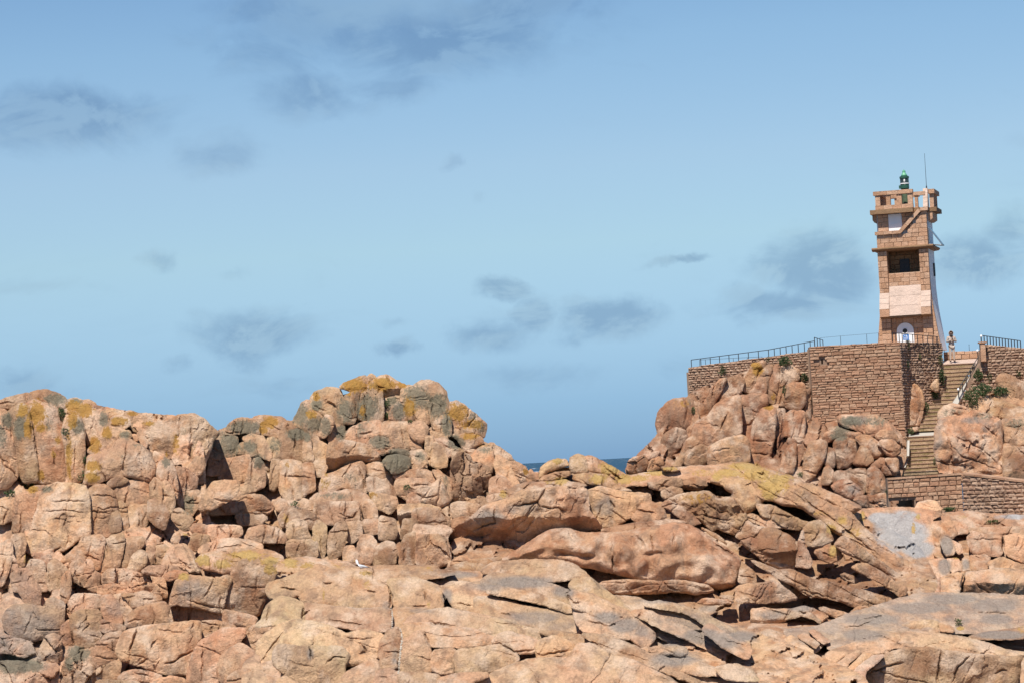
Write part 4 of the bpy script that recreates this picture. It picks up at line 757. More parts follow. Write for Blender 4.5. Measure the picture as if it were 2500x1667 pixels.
CRACK_TABLE = """
A|1.6|.10|1150,640 1130,740 1100,900 1130,960
A|1.4|.10|460,1190 600,1180 790,1190
A|1.3|.07|330,1280 560,1270 790,1290
A|1.3|.08|1720,410 1715,600 1700,870
A|1.4|.08|95,500 110,640
A|1.4|.08|480,760 500,880
A|1.5|.08|280,480 290,620
A|1.4|.08|1690,940 1660,1200
A|1.6|.10|800,1280 1000,1300
A|1.3|.07|300,540 330,800
A|1.3|.07|680,640 665,980
B|1.8|.14|1460,1300 1550,1280 1640,1220 1750,1170
B|2.2|.16|1160,1190 1190,1100 1220,1010
B|1.6|.10|1240,1310 1330,1250
B|1.4|.08|1370,1310 1400,1360
B|1.3|.07|1820,1120 1810,1480
B|2.0|.16|460,320 500,270 540,250
B|1.4|.08|1060,460 1050,580
B|1.4|.08|1240,500 1270,590
B|1.5|.10|640,1000 660,1130
B|1.6|.10|750,990 800,950
B|1.6|.10|1350,1180 1370,1120 1410,1090
C|1.6|.10|1380,940 1420,1070 1430,1180
C|1.4|.08|1450,940 1440,1180
C|2.0|.16|1090,360 1150,400 1175,440
C|1.4|.08|1840,1120 2040,1110
C|1.4|.08|690,1030 980,1050
C|1.5|.09|1000,1300 1010,1460
C|1.6|.10|1400,1280 1410,1460
C|1.5|.09|280,1380 560,1370
C|1.8|.12|1250,1420 1330,1400 1370,1360
C|1.5|.08|1870,1180 1960,1230 2100,1210
D|2.4|.18|1290,610 1310,680 1295,790
D|1.8|.12|690,572 780,575
D|1.8|.12|1080,638 1170,660
D|2.2|.15|310,605 400,632 470,635
D|2.2|.18|505,910 520,790
D|2.2|.18|510,880 560,820
D|2.4|.20|1650,900 1700,940 1870,970
D|1.8|.12|1600,1000 1640,1130
D|1.8|.12|570,1150 590,1260
D|1.6|.10|720,1290 800,1230 900,1240
D|1.5|.08|850,1040 1000,1080 1170,1060
D|1.4|.07|700,900 900,930 1100,950
D|1.6|.10|1000,1100 1080,1180 1010,1220
D|1.6|.10|1600,640 1620,740
D|1.6|.10|1490,780 1620,780
D|1.6|.10|1880,750 2050,780
D|1.6|.10|1130,430 1150,540
D|1.6|.10|180,940 220,770
D|1.6|.10|130,1300 240,1130 350,1000
F|2.0|.16|1080,200 1090,330 1095,480
F|2.2|.12|1300,140 1350,200 1360,260
F|1.8|.12|1420,140 1460,280
F|1.8|.12|1640,110 1630,240
F|2.0|.16|1970,190 2090,280 2210,330
F|1.6|.08|690,110 730,180
F|5.0|.12|1330,330 1500,300 1600,330
F|5.0|.14|560,300 800,330 1000,350
F|2.0|.14|680,670 700,720 730,745
F|1.8|.12|720,745 800,750
F|2.0|.14|1060,950 1110,940
F|1.6|.10|850,910 1060,955
F|1.8|.12|1320,880 1340,850
F|1.6|.09|80,830 180,870
F|1.8|.12|0,1110 120,1130 200,1190 400,1170
F|1.6|.10|450,1230 560,1200 720,1170
F|1.6|.10|1500,1360 1560,1310
J|1.8|.14|1610,740 1590,900 1570,1060
J|1.8|.12|1880,800 1760,910 1700,1060
J|1.5|.08|860,500 1000,470 1150,440
J|1.6|.09|1860,430 2000,420 2300,430
J|1.6|.09|700,560 900,540 1050,460
J|2.0|.12|950,960 1100,910 1280,870
J|1.6|.08|2080,970 2160,930 2200,950
I|2.0|.16|2165,760 2160,920
I|2.2|.18|1820,1090 1780,1280
I|1.6|.09|200,330 420,470 620,600 820,760 1100,980
I|1.6|.09|300,300 560,440 760,540
I|1.4|.08|1860,800 1980,790 2160,800
K|4.5|.34|980,450 1060,540 1130,640 1280,620
K|1.6|.10|1080,780 1130,830 1200,830 1290,890
K|1.6|.10|1340,1140 1490,940
K|1.8|.12|1600,330 1690,350 1710,310
K|1.6|.10|930,690 1100,820 1130,1000
E|2.0|.16|755,920 765,1080 540,1160
E|2.0|.14|920,940 1150,900 1180,1040
E|2.0|.12|1160,940 1350,960 1410,980
E|1.8|.14|1790,880 1850,960
E|1.6|.08|480,1320 540,1180
H|1.6|.10|1690,1040 1850,1090 2000,1180 2150,1320
H|1.6|.10|1700,1130 1800,1230 1900,1260 2150,1360
H|1.5|.10|2290,1180 2400,1220
H|1.5|.09|1640,950 1700,1150 1720,1360
H|1.5|.09|1900,900 2000,960 2140,1080
G|2.0|.16|870,690 800,850
G|1.6|.10|1080,940 1260,950
G|1.6|.10|1080,1060 1240,1060
G|1.8|.12|1160,290 1130,380
"""
# ------------------------------------------------------------------ noise (numpy gradient noise)
_rs = np.random.RandomState(7)
_perm = np.concatenate([_rs.permutation(256)] * 3)
_grad = _rs.normal(size=(256, 3)); _grad /= np.linalg.norm(_grad, axis=1)[:, None]
def perlin(p):
    i = np.floor(p).astype(int); f = p - i; u = f * f * f * (f * (f * 6 - 15) + 10); i &= 255
    def g(dx, dy, dz):
        h = _perm[_perm[_perm[i[:, 0] + dx] + i[:, 1] + dy] + i[:, 2] + dz]
        return (_grad[h] * (f - np.array((dx, dy, dz)))).sum(1)
    def lerp(a, b, t): return a + (b - a) * t
    x00 = lerp(g(0, 0, 0), g(1, 0, 0), u[:, 0]); x10 = lerp(g(0, 1, 0), g(1, 1, 0), u[:, 0])
    x01 = lerp(g(0, 0, 1), g(1, 0, 1), u[:, 0]); x11 = lerp(g(0, 1, 1), g(1, 1, 1), u[:, 0])
    return lerp(lerp(x00, x10, u[:, 1]), lerp(x01, x11, u[:, 1]), u[:, 2]) * 1.6
def fbm(p, octaves=4, gain=.5, ridged=False):
    s = 0; a = 1.0
    for k in range(octaves):
        n = perlin(p * 2 ** k + k * 17.3)
        s = s + a * ((1 - 2 * np.abs(n)) if ridged else n); a *= gain
    return s

# ------------------------------------------------------------------ reading the traced outlines
ZOOM = 640.0 / 2352.0
ORG = dict(A=(0, 900, ZOOM), B=(0, 1267, ZOOM), C=(500, 880, ZOOM), D=(600, 1267, ZOOM), E=(1000, 980, ZOOM), F=(1200, 1267, ZOOM),
           G=(1540, 820, ZOOM), H=(1860, 780, ZOOM), I=(1860, 1100, ZOOM), J=(1860, 1380, ZOOM), K=(1540, 1090, 400.0 / 2091.0), S=(0, 0, 1.0))
def pts_of(c, s):
    ox, oy, z = ORG[c]
    return np.array([[ox + float(a) * z, oy + float(b) * z] for a, b in (q.split(',') for q in s.split())])
def seg_dist(p, a, b, chunk=4000):
    """distance of points p to the nearest of the segments a-b"""
    out = np.empty(len(p)); d = b - a; L = (d * d).sum(1) + 1e-9
    for k in range(0, len(p), chunk):
        q = p[k:k + chunk]
        t = np.clip(((q[:, None] - a[None]) * d[None]).sum(2) / L[None], 0, 1)
        r = q[:, None] - (a[None] + t[..., None] * d[None])
        out[k:k + chunk] = np.sqrt((r * r).sum(2)).min(1)
    return out
def inside(p, poly):
    x, y = p[:, 0], p[:, 1]; r = np.zeros(len(p), bool); n = len(poly)
    for k in range(n):
        (x1, y1), (x2, y2) = poly[k], poly[(k + 1) % n]
        c = ((y1 > y) != (y2 > y))
        if y1 != y2: r ^= c & (x < (x2 - x1) * (y - y1) / (y2 - y1) + x1)
    return r
def area(p): return .5 * np.sum(p[:, 0] * np.roll(p[:, 1], -1) - np.roll(p[:, 0], -1) * p[:, 1])
def smooth_outline(p, step, rng, rough=1.0, cut=.22, grow=1.2):
    if area(p) < 0: p = p[::-1]
    q = []
    for k in range(len(p)):                      # one corner cut, so that corners are worn and not sharp
        a, b = p[k], p[(k + 1) % len(p)]; q += [a + (b - a) * cut, b + (a - b) * cut]
    q = np.array(q); q = np.vstack([q, q[:1]])
    L = np.concatenate([[0], np.cumsum(np.linalg.norm(np.diff(q, axis=0), axis=1))])
    n = max(10, int(L[-1] / step)); s = np.linspace(0, L[-1], n, endpoint=False)
    r = np.stack([np.interp(s, L, q[:, 0]), np.interp(s, L, q[:, 1])], 1)
    t = np.roll(r, -1, 0) - np.roll(r, 1, 0); t /= np.linalg.norm(t, axis=1)[:, None] + 1e-9
    nr = np.stack([t[:, 1], -t[:, 0]], 1)
    z = rng.uniform(0, 100)
    w = perlin(np.stack([r[:, 0] / 16, r[:, 1] / 16, np.full(n, z)], 1)) * 1.7 + perlin(np.stack([r[:, 0] / 6, r[:, 1] / 6, np.full(n, z)], 1)) * 1.0
    return r + nr * (grow + rough * w)[:, None]

DEPTH = { # horizontal distance from the camera (m) against source row, per rock mass
 'L': [(880, 117.5), (1100, 115.5), (1250, 113.5), (1400, 110), (1667, 104), (2050, 95)],
 'C': [(880, 121.5), (1080, 119), (1200, 117), (1300, 114), (1400, 110.5), (1600, 104)],
 'M': [(1340, 103.5), (1450, 98.5), (1550, 95), (1667, 91), (2050, 79)],
 'U': [(1080, 119), (1200, 115.5), (1300, 112.5), (1400, 109), (1500, 105), (1700, 97)],
 'R': [(820, 162.3), (950, 160.8), (1050, 158.3), (1200, 154), (1320, 149)],
 'B': [(900, 159), (1000, 157), (1100, 155), (1180, 153)],
 'V': [(1220, 138), (1300, 134), (1400, 128), (1460, 124)],
 'J': [(1420, 110), (1500, 104), (1600, 97.5), (1667, 93.5), (2050, 77)],
}
DEFAULT = { # sy lean back per metre, R rim px, f facets, b bulge, v auto joint size px, n noise
 'L': dict(sy=.42, R=6.5, f=.36, b=.22, n=.46, tl=.28, rim=.7, gp=1.6), 'C': dict(sy=.45, R=6.5, f=.38, b=.22, n=.48, tl=.30, rim=.7, gp=1.2),
 'M': dict(sy=1.3, R=9, f=.20, b=.18, n=.34, tl=.18, gp=2.0), 'U': dict(sy=.5, R=10, f=.36, b=.24, n=.55, lr=.32, tl=.25),
 'R': dict(sy=.22, R=8, f=.38, b=.32, n=.46, lr=.48, tl=.30, gp=.8), 'B': dict(sy=.5, R=9, f=.5, b=.26, n=.6, tl=.25, lr=.3),
 'V': dict(sy=1.0, R=7, f=.4, b=.14, n=.55, tl=.22), 'J': dict(sy=1.6, R=10, f=.25, b=.14, n=.40, tl=.22)}
HUE = {'L': (.99, .965, .95), 'C': (.96, .965, .95), 'M': (1.03, 1.08, 1.07), 'U': (.95, .91, .86), 'R': (.92, .85, .81), 'B': (.97, .92, .88), 'V': (1.08, 1.05, 1.03), 'J': (1.04, 1.05, 1.05)}

PAINT = []
for line in PAINT_TABLE.strip().split('\n'):
    c, ch, rest = line.split('|')
    for q in rest.split():
        a = [float(x) for x in q.split(',')]; ox, oy, z = ORG[c.strip()]
        PAINT.append((ox + a[0] * z, oy + a[1] * z, a[2] * z, a[3] * z, ch.strip(), a[4] if len(a) > 4 else 1.0))
PA = np.array([p[:4] + (p[5],) for p in PAINT])
PCH = np.array(['ogrepy'.index(p[4]) for p in PAINT])
CRACKS = []
for line in CRACK_TABLE.strip().split('\n'):
    c, wd, dp, s = line.split('|'); p = pts_of(c.strip(), s); CRACKS.append((p, float(wd), float(dp)))

def voronoi_edges(p, seeds, stretch, ang):
    ca, sa = math.cos(ang), math.sin(ang)
    R = np.array(((ca, sa), (-sa * stretch, ca * stretch)))
    q = p @ R.T; s = seeds @ R.T
    F = np.empty((len(q), 2)); idx = np.empty(len(q), int)
    for k in range(0, len(q), 3000):
        d = ((q[k:k + 3000, None] - s[None]) ** 2).sum(2)
        o = np.argpartition(d, 1, axis=1)[:, :2]; dd = np.sqrt(np.take_along_axis(d, o, 1))
        sw = dd[:, 0] > dd[:, 1]; o[sw] = o[sw][:, ::-1]; dd[sw] = dd[sw][:, ::-1]
        F[k:k + 3000] = dd; idx[k:k + 3000] = o[:, 0]
    return F[:, 1] - F[:, 0], idx

ROCK_N = 0
def make_rock(cl, name, crop, pts, o, parent=None):
    """one rock: a closed solid whose face is worn at the rim, broken by facets, joints and cracks"""
    global ROCK_N
    ROCK_N += 1
    rng = np.random.RandomState(1000 + ROCK_N)
    opt = dict(DEFAULT[cl]); opt.update(o)
    g = lambda k, d=0.0: float(opt.get(k, d))
    raw = pts_of(crop, pts)
    step = g('step', 2.5)
    ol = smooth_outline(raw, step, rng, g('rough', 1.0), g('cut', .11), g('grow', min(1.6 + 2.8 * rng.uniform(), .5 + .035 * math.sqrt(abs(area(raw)))) + g('gp')))
    A = abs(area(ol)); lo, hi = ol.min(0), ol.max(0); cen = ol.mean(0)
    hs = step * .92; pp = []
    ys = np.arange(lo[1], hi[1], hs)
    for r, y in enumerate(ys):
        xs = np.arange(lo[0] + (hs * .5 if r % 2 else 0), hi[0], step); pp.append(np.stack([xs, np.full(len(xs), y)], 1))
    P = np.vstack(pp); P += rng.uniform(-.22, .22, P.shape) * step
    P = P[inside(P, ol)]
    nxt = np.roll(ol, -1, 0)
    if len(P):
        d = seg_dist(P, ol, nxt); P = P[d > step * .55]
    allp = np.vstack([ol, P]) if len(P) else ol
    nb = len(ol)
    vs = [Vector((float(x), float(-y))) for x, y in allp]
    rv, re, rf, *_ = geometry.delaunay_2d_cdt(vs, [], [list(range(nb))], 1, 1e-4)
    V = np.array([(v[0], -v[1]) for v in rv]); T = np.array([f for f in rf if len(f) == 3])
    if len(T) == 0: return None
    e1, e2 = V[T[:, 1]] - V[T[:, 0]], V[T[:, 2]] - V[T[:, 0]]
    flip = (e1[:, 0] * e2[:, 1] - e1[:, 1] * e2[:, 0]) > 0    # y is down: counter-clockwise facing the camera is negative
    T[flip] = T[flip][:, ::-1]
    # local metres
    Dc = float(np.interp(raw[:, 1].mean(), *zip(*DEPTH[cl]))) + g('d') + rng.uniform(-.20, .20) * (.5 if cl == 'M' else 1)
    mpp = Dc / F_PX
    u = (V[:, 0] - cen[0]) * mpp; v = -(V[:, 1] - cen[1]) * mpp
    dist = seg_dist(V, ol, nxt); size = math.sqrt(A) * mpp
    dmax = max(dist.max(), 1e-3)
    # the rim is worn unevenly: broad on some stretches, a sharp break on others
    wear = np.clip(.55 + .75 * perlin(np.stack([V[:, 0] / 34, V[:, 1] / 34, np.full(len(V), ROCK_N * 1.7)], 1)), .14, 1.15)
    R = np.minimum(g('R') * .62, dmax * .6) * wear
    t = np.clip(dist / R, 0, 1)
    h = R * mpp * g('rim', 1.0) * (.65 * np.sqrt(np.clip(1 - (1 - t) ** 2, 0, 1)) + .35 * t)
    tb = np.clip(dist / dmax, 0, 1); h += .60 * g('b') * dmax * mpp * (1 - (1 - tb) ** 2)
    z0 = rng.uniform(0, 60)
    if g('f') > 0:      # broken planes
        rr = size * .5; F = np.zeros(len(V)); K = int(rng.randint(3, 6)); t0 = rng.uniform(0, 6.28)
        for k in range(K):      # big fracture planes: some only bevel an edge, some cut half the face
            th = t0 + 2 * math.pi * (k + rng.uniform(-.4, .4)) / K
            F = np.maximum(F, rng.uniform(.12, .80) * np.maximum(0, u * math.cos(th) + v * math.sin(th) - rng.uniform(-.15, .85) * rr))
        h -= g('f') * F * .75
        h += g('f') * (u * rng.uniform(-.30, .30) + v * rng.uniform(-.15, .18))
    h += g('tl') * (u * rng.uniform(-1, 1) + v * rng.uniform(-.5, .8))
    q3 = np.stack([u, v, np.full(len(u), z0)], 1)
    n = g('n')
    edge_fade = np.clip(dist / 5.0, .25, 1)
    h += n * (.040 * size ** .7) * fbm(q3 / max(.25 * size, .25), 3) * edge_fade
    h += n * .018 * fbm(q3 / .32, 3, .6) * edge_fade
    # flaked skin: angular scars, each its own plane with a small step to the next
    for cs, am_, in ((max(.34 * size, .40), .26), (max(.14 * size, .20), .17)):
        m = int(max(4, min(160, (u.max() - u.min()) * (v.max() - v.min()) / cs ** 2)))
        sd_ = np.stack([rng.uniform(u.min(), u.max(), m), rng.uniform(v.min(), v.max(), m)], 1)
        wq = np.stack([u, v], 1) + cs * .28 * np.stack([fbm(q3 / (cs * .8) + 3.1, 3), fbm(q3 / (cs * .8) + 7.7, 3)], 1)
        ed, idx = voronoi_edges(wq, sd_, float(rng.uniform(.7, 1.5)), float(rng.uniform(-.6, .6)))
        act = (rng.uniform(0, 1, m) < .62)
        pl = rng.uniform(-1, 1, m)[idx] * (wq[:, 0] - sd_[idx, 0]) + rng.uniform(-.8, 1.1, m)[idx] * (wq[:, 1] - sd_[idx, 1]) + rng.uniform(-.18, .18, m)[idx] * cs
        h += n * g('chip', 1.0) * am_ * min(1.0, (.55 / cs) ** .45) * pl * act[idx] * np.clip(ed / (cs * .05), 0, 1) * edge_fade
    rd = fbm(q3 / max(.42 * size, .45) + 9.1, 2, .5, True)       # sharp weathering hollows between swells
    h -= n * g('rd', .012) * np.maximum(0, rd - .55) * size ** .5
    if g('v') > 0:
        vs_ = g('v'); m = max(3, int((hi - lo).prod() / vs_ ** 2))
        seeds = lo + rng.uniform(0, 1, (m, 2)) * (hi - lo)
        wq = V + np.stack([fbm(np.stack([V[:, 0] / 40, V[:, 1] / 40, np.full(len(V), z0)], 1), 3), fbm(np.stack([V[:, 0] / 40, V[:, 1] / 40, np.full(len(V), z0 + 9)], 1), 3)], 1) * vs_ * .22
        ed, idx = voronoi_edges(wq, seeds, g('vs', 1.0), math.radians(g('va', 0)))
        am = g('vh', .12)
        offs = rng.uniform(-1, 1, m) * am * 1.4; tx = rng.uniform(-.55, .55, m); ty = rng.uniform(-.3, .6, m)
        du = (wq[:, 0] - seeds[idx, 0]) * mpp; dv = -(wq[:, 1] - seeds[idx, 1]) * mpp
        te = np.clip(ed / (vs_ * g('vr', .11)), 0, 1)
        h += offs[idx] + (tx[idx] * du + ty[idx] * dv) * .9 + am * 2.0 * np.sqrt(1 - (1 - te) ** 2) - am * 2
    if 'st' in opt:     # sheeting joints: angle (deg), period px, amplitude m
        a, per, amp = [float(x) for x in str(opt['st']).split(':')]
        a = math.radians(a); s = (V[:, 0] - cen[0]) * math.sin(a) + (V[:, 1] - cen[1]) * math.cos(a)
        al = (V[:, 0] - cen[0]) * math.cos(a) - (V[:, 1] - cen[1]) * math.sin(a)
        wv = fbm(np.stack([al / 150, s / 70, np.full(len(s), z0)], 1), 3) * per * .7
        x = (s + wv) / per; cell = np.floor(x); fr = x - cell
        hs_ = np.sin(cell * 12.9898 + ROCK_N) * 43758.5453; hs_ = hs_ - np.floor(hs_)
        prof = np.clip(fr * 6, 0, 1) - .55 * fr - np.clip((fr - .9) * 8, 0, 1) * .4
        h += amp * (prof * (.5 + hs_) + (hs_ - .5) * .8) * np.clip(dist / 6, .2, 1)
    if 'un' in opt:     # undercut below a row: row px (source) : slope
        y0, sl = [float(x) for x in str(opt['un']).split(':')]
        yy = V[:, 1] + perlin(np.stack([V[:, 0] / 45, V[:, 1] / 90, np.full(len(V), z0)], 1)) * 7
        h -= sl * np.maximum(0, yy - y0) * mpp
    own = []            # the rock's own hairline joints
    span = float((hi - lo).max())
    if span > 42 and 'v' not in opt and 'nc' not in opt:
        main = g('ja', rng.choice([85., 95., 80.])) if cl in 'LCR' else g('ja', -18.)
        slab = cl in 'MJ'
        for k in range(int(min(5, rng.poisson(span / (240.0 if slab else 85.0)) + (span > 80 and not slab)))):
            a_ = math.radians((main if rng.uniform() < (.8 if slab else .6) else main + 82) + rng.normal(0, 7 if slab else 12)); ln_ = span * rng.uniform(.3, .8)
            c0 = cen + rng.uniform(-.32, .32, 2) * (hi - lo); m_ = 6
            tt = np.linspace(-.5, .5, m_); pts_ = c0 + np.stack([np.cos(a_) * tt, -np.sin(a_) * tt], 1) * ln_ + rng.normal(0, ln_ * .018, (m_, 2))
            own.append((pts_, rng.uniform(1.0, 1.7), rng.uniform(.035, .085) * (.6 if slab else 1)))
    for cp, wd, dp in CRACKS + own:
        if cp[:, 0].max() < lo[0] - 9 or cp[:, 0].min() > hi[0] + 9 or cp[:, 1].max() < lo[1] - 9 or cp[:, 1].min() > hi[1] + 9: continue
        wob = np.stack([perlin(np.stack([V[:, 0] / 14, V[:, 1] / 14, np.full(len(V), 3.3)], 1)), perlin(np.stack([V[:, 0] / 14, V[:, 1] / 14, np.full(len(V), 8.3)], 1))], 1) * 3.0
        dd = seg_dist(V + wob, cp[:-1], cp[1:])
        tl_ = np.linalg.norm(np.diff(cp, axis=0), axis=1).sum()
        tap = np.clip(np.minimum(np.linalg.norm(V - cp[0], axis=1), np.linalg.norm(V - cp[-1], axis=1)) / (.30 * tl_), 0, 1) ** .7
        h -= 1.5 * dp * tap * np.exp(-(dd / max(1.9, wd * 1.15)) ** 2)
    depth = Dc + g('sy') * v + g('sx') * u - h
    if 'fol' in opt: depth = np.interp(V[:, 1], *zip(*DEPTH[cl])) + g('d') - h
    W = unp_np(V[:, 0], V[:, 1], depth)
    # body behind the face
    E = np.sort(np.vstack([T[:, [0, 1]], T[:, [1, 2]], T[:, [2, 0]]]), axis=1)
    uniq, inv, cnt = np.unique(E, axis=0, return_inverse=True, return_counts=True)
    Ed = np.vstack([T[:, [0, 1]], T[:, [1, 2]], T[:, [2, 0]]])[cnt[inv.ravel()] == 1]
    bv = np.unique(Ed); mp = {int(b): i for i, b in enumerate(bv)}
    th = g('th', min(4.5, max(.7, .9 * size)))
    sh = cen + (V[bv] - cen) * .93
    back = unp_np(sh[:, 0], sh[:, 1], depth[bv] + th)
    apex = unp_np(cen[None, 0], cen[None, 1], np.array([Dc + th * 1.35 + max(0, g('sy')) * .2]))
    nV = len(W); verts = np.vstack([W, back, apex]); ap = nV + len(bv)
    faces = T.tolist()
    for a, b in Ed:
        a, b = int(a), int(b); faces.append((b, a, nV + mp[a], nV + mp[b])); faces.append((nV + mp[b], nV + mp[a], ap))
    base = unp(cen[0], hi[1], Dc)
    org = np.array(base)
    me = bpy.data.meshes.new(name)
    me.from_pydata((verts - org).tolist(), [], faces)
    me.polygons.foreach_set('use_smooth', [True] * len(me.polygons))
    me.materials.append(ROCK)
    me.update(); me.set_sharp_from_angle(angle=math.radians(30))
    # weather marks that sit on this rock
    pv = np.vstack([V, sh, cen[None]])
    ch = np.zeros((len(pv), 6))
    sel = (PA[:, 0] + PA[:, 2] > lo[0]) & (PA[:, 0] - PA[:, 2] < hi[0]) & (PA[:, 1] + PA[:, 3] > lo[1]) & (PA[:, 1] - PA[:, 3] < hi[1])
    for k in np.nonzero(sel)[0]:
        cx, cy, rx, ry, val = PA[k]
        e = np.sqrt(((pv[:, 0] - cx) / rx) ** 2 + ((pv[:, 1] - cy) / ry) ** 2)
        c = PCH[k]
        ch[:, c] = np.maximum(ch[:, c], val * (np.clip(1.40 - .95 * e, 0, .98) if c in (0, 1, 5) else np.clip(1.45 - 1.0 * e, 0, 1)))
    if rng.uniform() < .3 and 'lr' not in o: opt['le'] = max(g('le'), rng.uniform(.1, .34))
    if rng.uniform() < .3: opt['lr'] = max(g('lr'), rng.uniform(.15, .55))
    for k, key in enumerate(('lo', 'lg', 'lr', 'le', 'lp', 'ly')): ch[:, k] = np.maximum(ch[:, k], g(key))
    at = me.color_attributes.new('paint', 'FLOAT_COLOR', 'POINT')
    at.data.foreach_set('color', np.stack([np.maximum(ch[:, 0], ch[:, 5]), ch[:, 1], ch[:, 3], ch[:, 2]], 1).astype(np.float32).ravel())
    for nm, col in (('pale', 4), ('yellow', 5)):
        if ch[:, col].max() > 0:
            a2 = me.attributes.new(nm, 'FLOAT', 'POINT'); a2.data.foreach_set('value', ch[:, col].astype(np.float32))
    me.update()
    ob = bpy.data.objects.new(name, me)
    br = rng.uniform(.72, 1.10); ob.color = (*(min(1.2, c * br * rng.uniform(.97, 1.03)) for c in HUE[cl]), 1)
    link(ob)
    if parent is not None:
        ob.parent = parent; ob.location = Vector(base) - parent.location
    else:
        ob.location = base
    return ob

OUTCROP = {}
for line in MASS_TABLE.strip().split('\n'):     # the bedrock of each mass: a fractured body behind the traced blocks
    key, cl, name, opts, label, crop, pts = line.split('|')
    o = {k: v for k, v in (q.split('=') for q in opts.split())}
    o['fol'] = 1; o['tl'] = 0; o['nc'] = 1
    ob = make_rock(cl.strip(), name.strip(), crop.strip(), pts, o)
    tag(ob, label.strip(), 'rock outcrop', kind='structure'); OUTCROP[key.strip()] = ob
for line in ROCK_TABLE.strip().split('\n'):
    f = line.split('|'); key, cl, opts, crop, pts = [x.strip() for x in f[:5]]
    o = {k: v for k, v in (q.split('=') for q in opts.split())}
    if len(f) > 5:
        nm, label = f[5].strip(), f[6].strip()
        ob = make_rock(cl, nm, crop, pts, o)
        tag(ob, label, 'rock' if nm != 'boulder' else 'boulder')
    else:
        ob = make_rock(cl, 'rock', crop, pts, o, OUTCROP[key])
# ------------------------------------------------------------------ sea
SEA_Z = -9.5
mw, tw, bw = new_mat("sea_water")
gw = tw.n('ShaderNodeNewGeometry'); Pw = gw.outputs['Position']
sw = tw.vmath('MULTIPLY', Pw, (1.0, .30, 1.0))
wv1 = tw.noise(sw, .012, 8, .62); wv2 = tw.noise(sw, .09, 6, .6)
foam = tw.smooth(tw.noise(tw.vmath('MULTIPLY', Pw, (.05, .0022, 1)), 1.0, 7, .74), .60, .66)
tw.link(tw.mix(foam, tw.mix(wv1, (.004, .034, .062), (.012, .062, .10)), (.75, .78, .80)), bw.inputs['Base Color'])
bw.inputs['Roughness'].default_value = .45
bpw = tw.n('ShaderNodeBump', i={'Strength': .6, 'Distance': 2.0, 'Height': tw.math('ADD', tw.math('MULTIPLY', wv1, 1.0), tw.math('MULTIPLY', wv2, .4))})
tw.link(bpw.outputs[0], bw.inputs['Normal'])
sv = []; sf = []
rad = [0, 60, 150, 400, 1200, 4000, 12000, 30000]
mb = MB()
n = 48
sv = [(0, 0, SEA_Z)]
for r in rad[1:]:
    sv += [(r * math.cos(2 * math.pi * k / n), r * math.sin(2 * math.pi * k / n), SEA_Z) for k in range(n)]
sf = [(0, 1 + k, 1 + (k + 1) % n) for k in range(n)]
for j in range(len(rad) - 2):
    a, b = 1 + j * n, 1 + (j + 1) * n
    sf += [(a + k, b + k, b + (k + 1) % n, a + (k + 1) % n) for k in range(n)]
tag(mesh_obj('sea', sv, sf, mw), 'dark blue sea flecked with whitecaps between the rocks', 'sea', kind='structure')
# ------------------------------------------------------------------ masonry
def block_variants(name, mats_, jag, cham, n=10, seed=3):
    """unit blocks with a worn front: x along the wall, z up, -y out of the wall"""
    rng = random.Random(seed); out = []
    for k in range(n):
        j = lambda a: rng.uniform(-a, a)
        fx, fz = .5 - cham, .5 - cham * 1.6
        v = [(-.5 + j(jag * .3), .5, -.5), (.5, .5, -.5), (.5, .5, .5), (-.5, .5, .5),
             (-.5 + j(jag * .2), -.30 + j(.08), -.5 + j(jag * .4)), (.5 + j(jag * .2), -.30 + j(.08), -.5 + j(jag * .4)), (.5 + j(jag * .2), -.30 + j(.08), .5 + j(jag * .4)), (-.5 + j(jag * .2), -.30 + j(.08), .5 + j(jag * .4)),
             (-fx + j(jag), -.5 + j(jag * .8), -fz + j(jag)), (fx + j(jag), -.5 + j(jag * .8), -fz + j(jag)), (fx + j(jag), -.5 + j(jag * .8), fz + j(jag)), (-fx + j(jag), -.5 + j(jag * .8), fz + j(jag)),
             (j(.2), -.5 - rng.uniform(0, jag), j(.12))]
        f = [(0, 1, 5, 4), (1, 2, 6, 5), (2, 3, 7, 6), (3, 0, 4, 7), (4, 5, 9, 8), (5, 6, 10, 9), (6, 7, 11, 10), (7, 4, 8, 11), (8, 9, 12), (9, 10, 12), (10, 11, 12), (11, 8, 12), (3, 2, 1, 0)]
        me = bpy.data.meshes.new(name); me.from_pydata(v, [], f); me.materials.append(mats_); me.update(); out.append(me)
    return out
BLK = dict(dark=block_variants('dark_block', M['cornice'], .012, .035), ashlar=block_variants('ashlar_block', M['ashlar'], .012, .022), pale=block_variants('dressed_slab', M['ashlar_sunlit'], .006, .015),
           coursed=block_variants('coursed_stone', M['coursed'], .07, .06), rubble=block_variants('rubble_stone', M['rubble'], .13, .13))
def put_blocks(parent, kind, rects, name='stone', limit=300):
    """rects: x0, x1, z0, z1, y_front, depth in the parent's frame; the largest ones are single objects, the rest one joined part"""
    rects = sorted(rects, key=lambda r: -(r[1] - r[0]) * (r[3] - r[2]))
    rng = random.Random(len(rects)); mb = MB()
    for k, (x0, x1, z0, z1, yf, dp) in enumerate(rects):
        me = rng.choice(BLK[kind]); sc = (x1 - x0, dp, z1 - z0); c = ((x0 + x1) / 2, yf + dp / 2, (z0 + z1) / 2)
        if k < limit:
            o = bpy.data.objects.new(name, me); o.scale = sc; o.location = c; link(o, parent)
        else:
            mb.add([(c[0] + v.co.x * sc[0], c[1] + v.co.y * sc[1], c[2] + v.co.z * sc[2]) for v in me.vertices], [tuple(p.vertices) for p in me.polygons])
    if mb.v: tag(mb.build('small_stones', BLK[kind][0].materials[0], parent), kind='stuff')
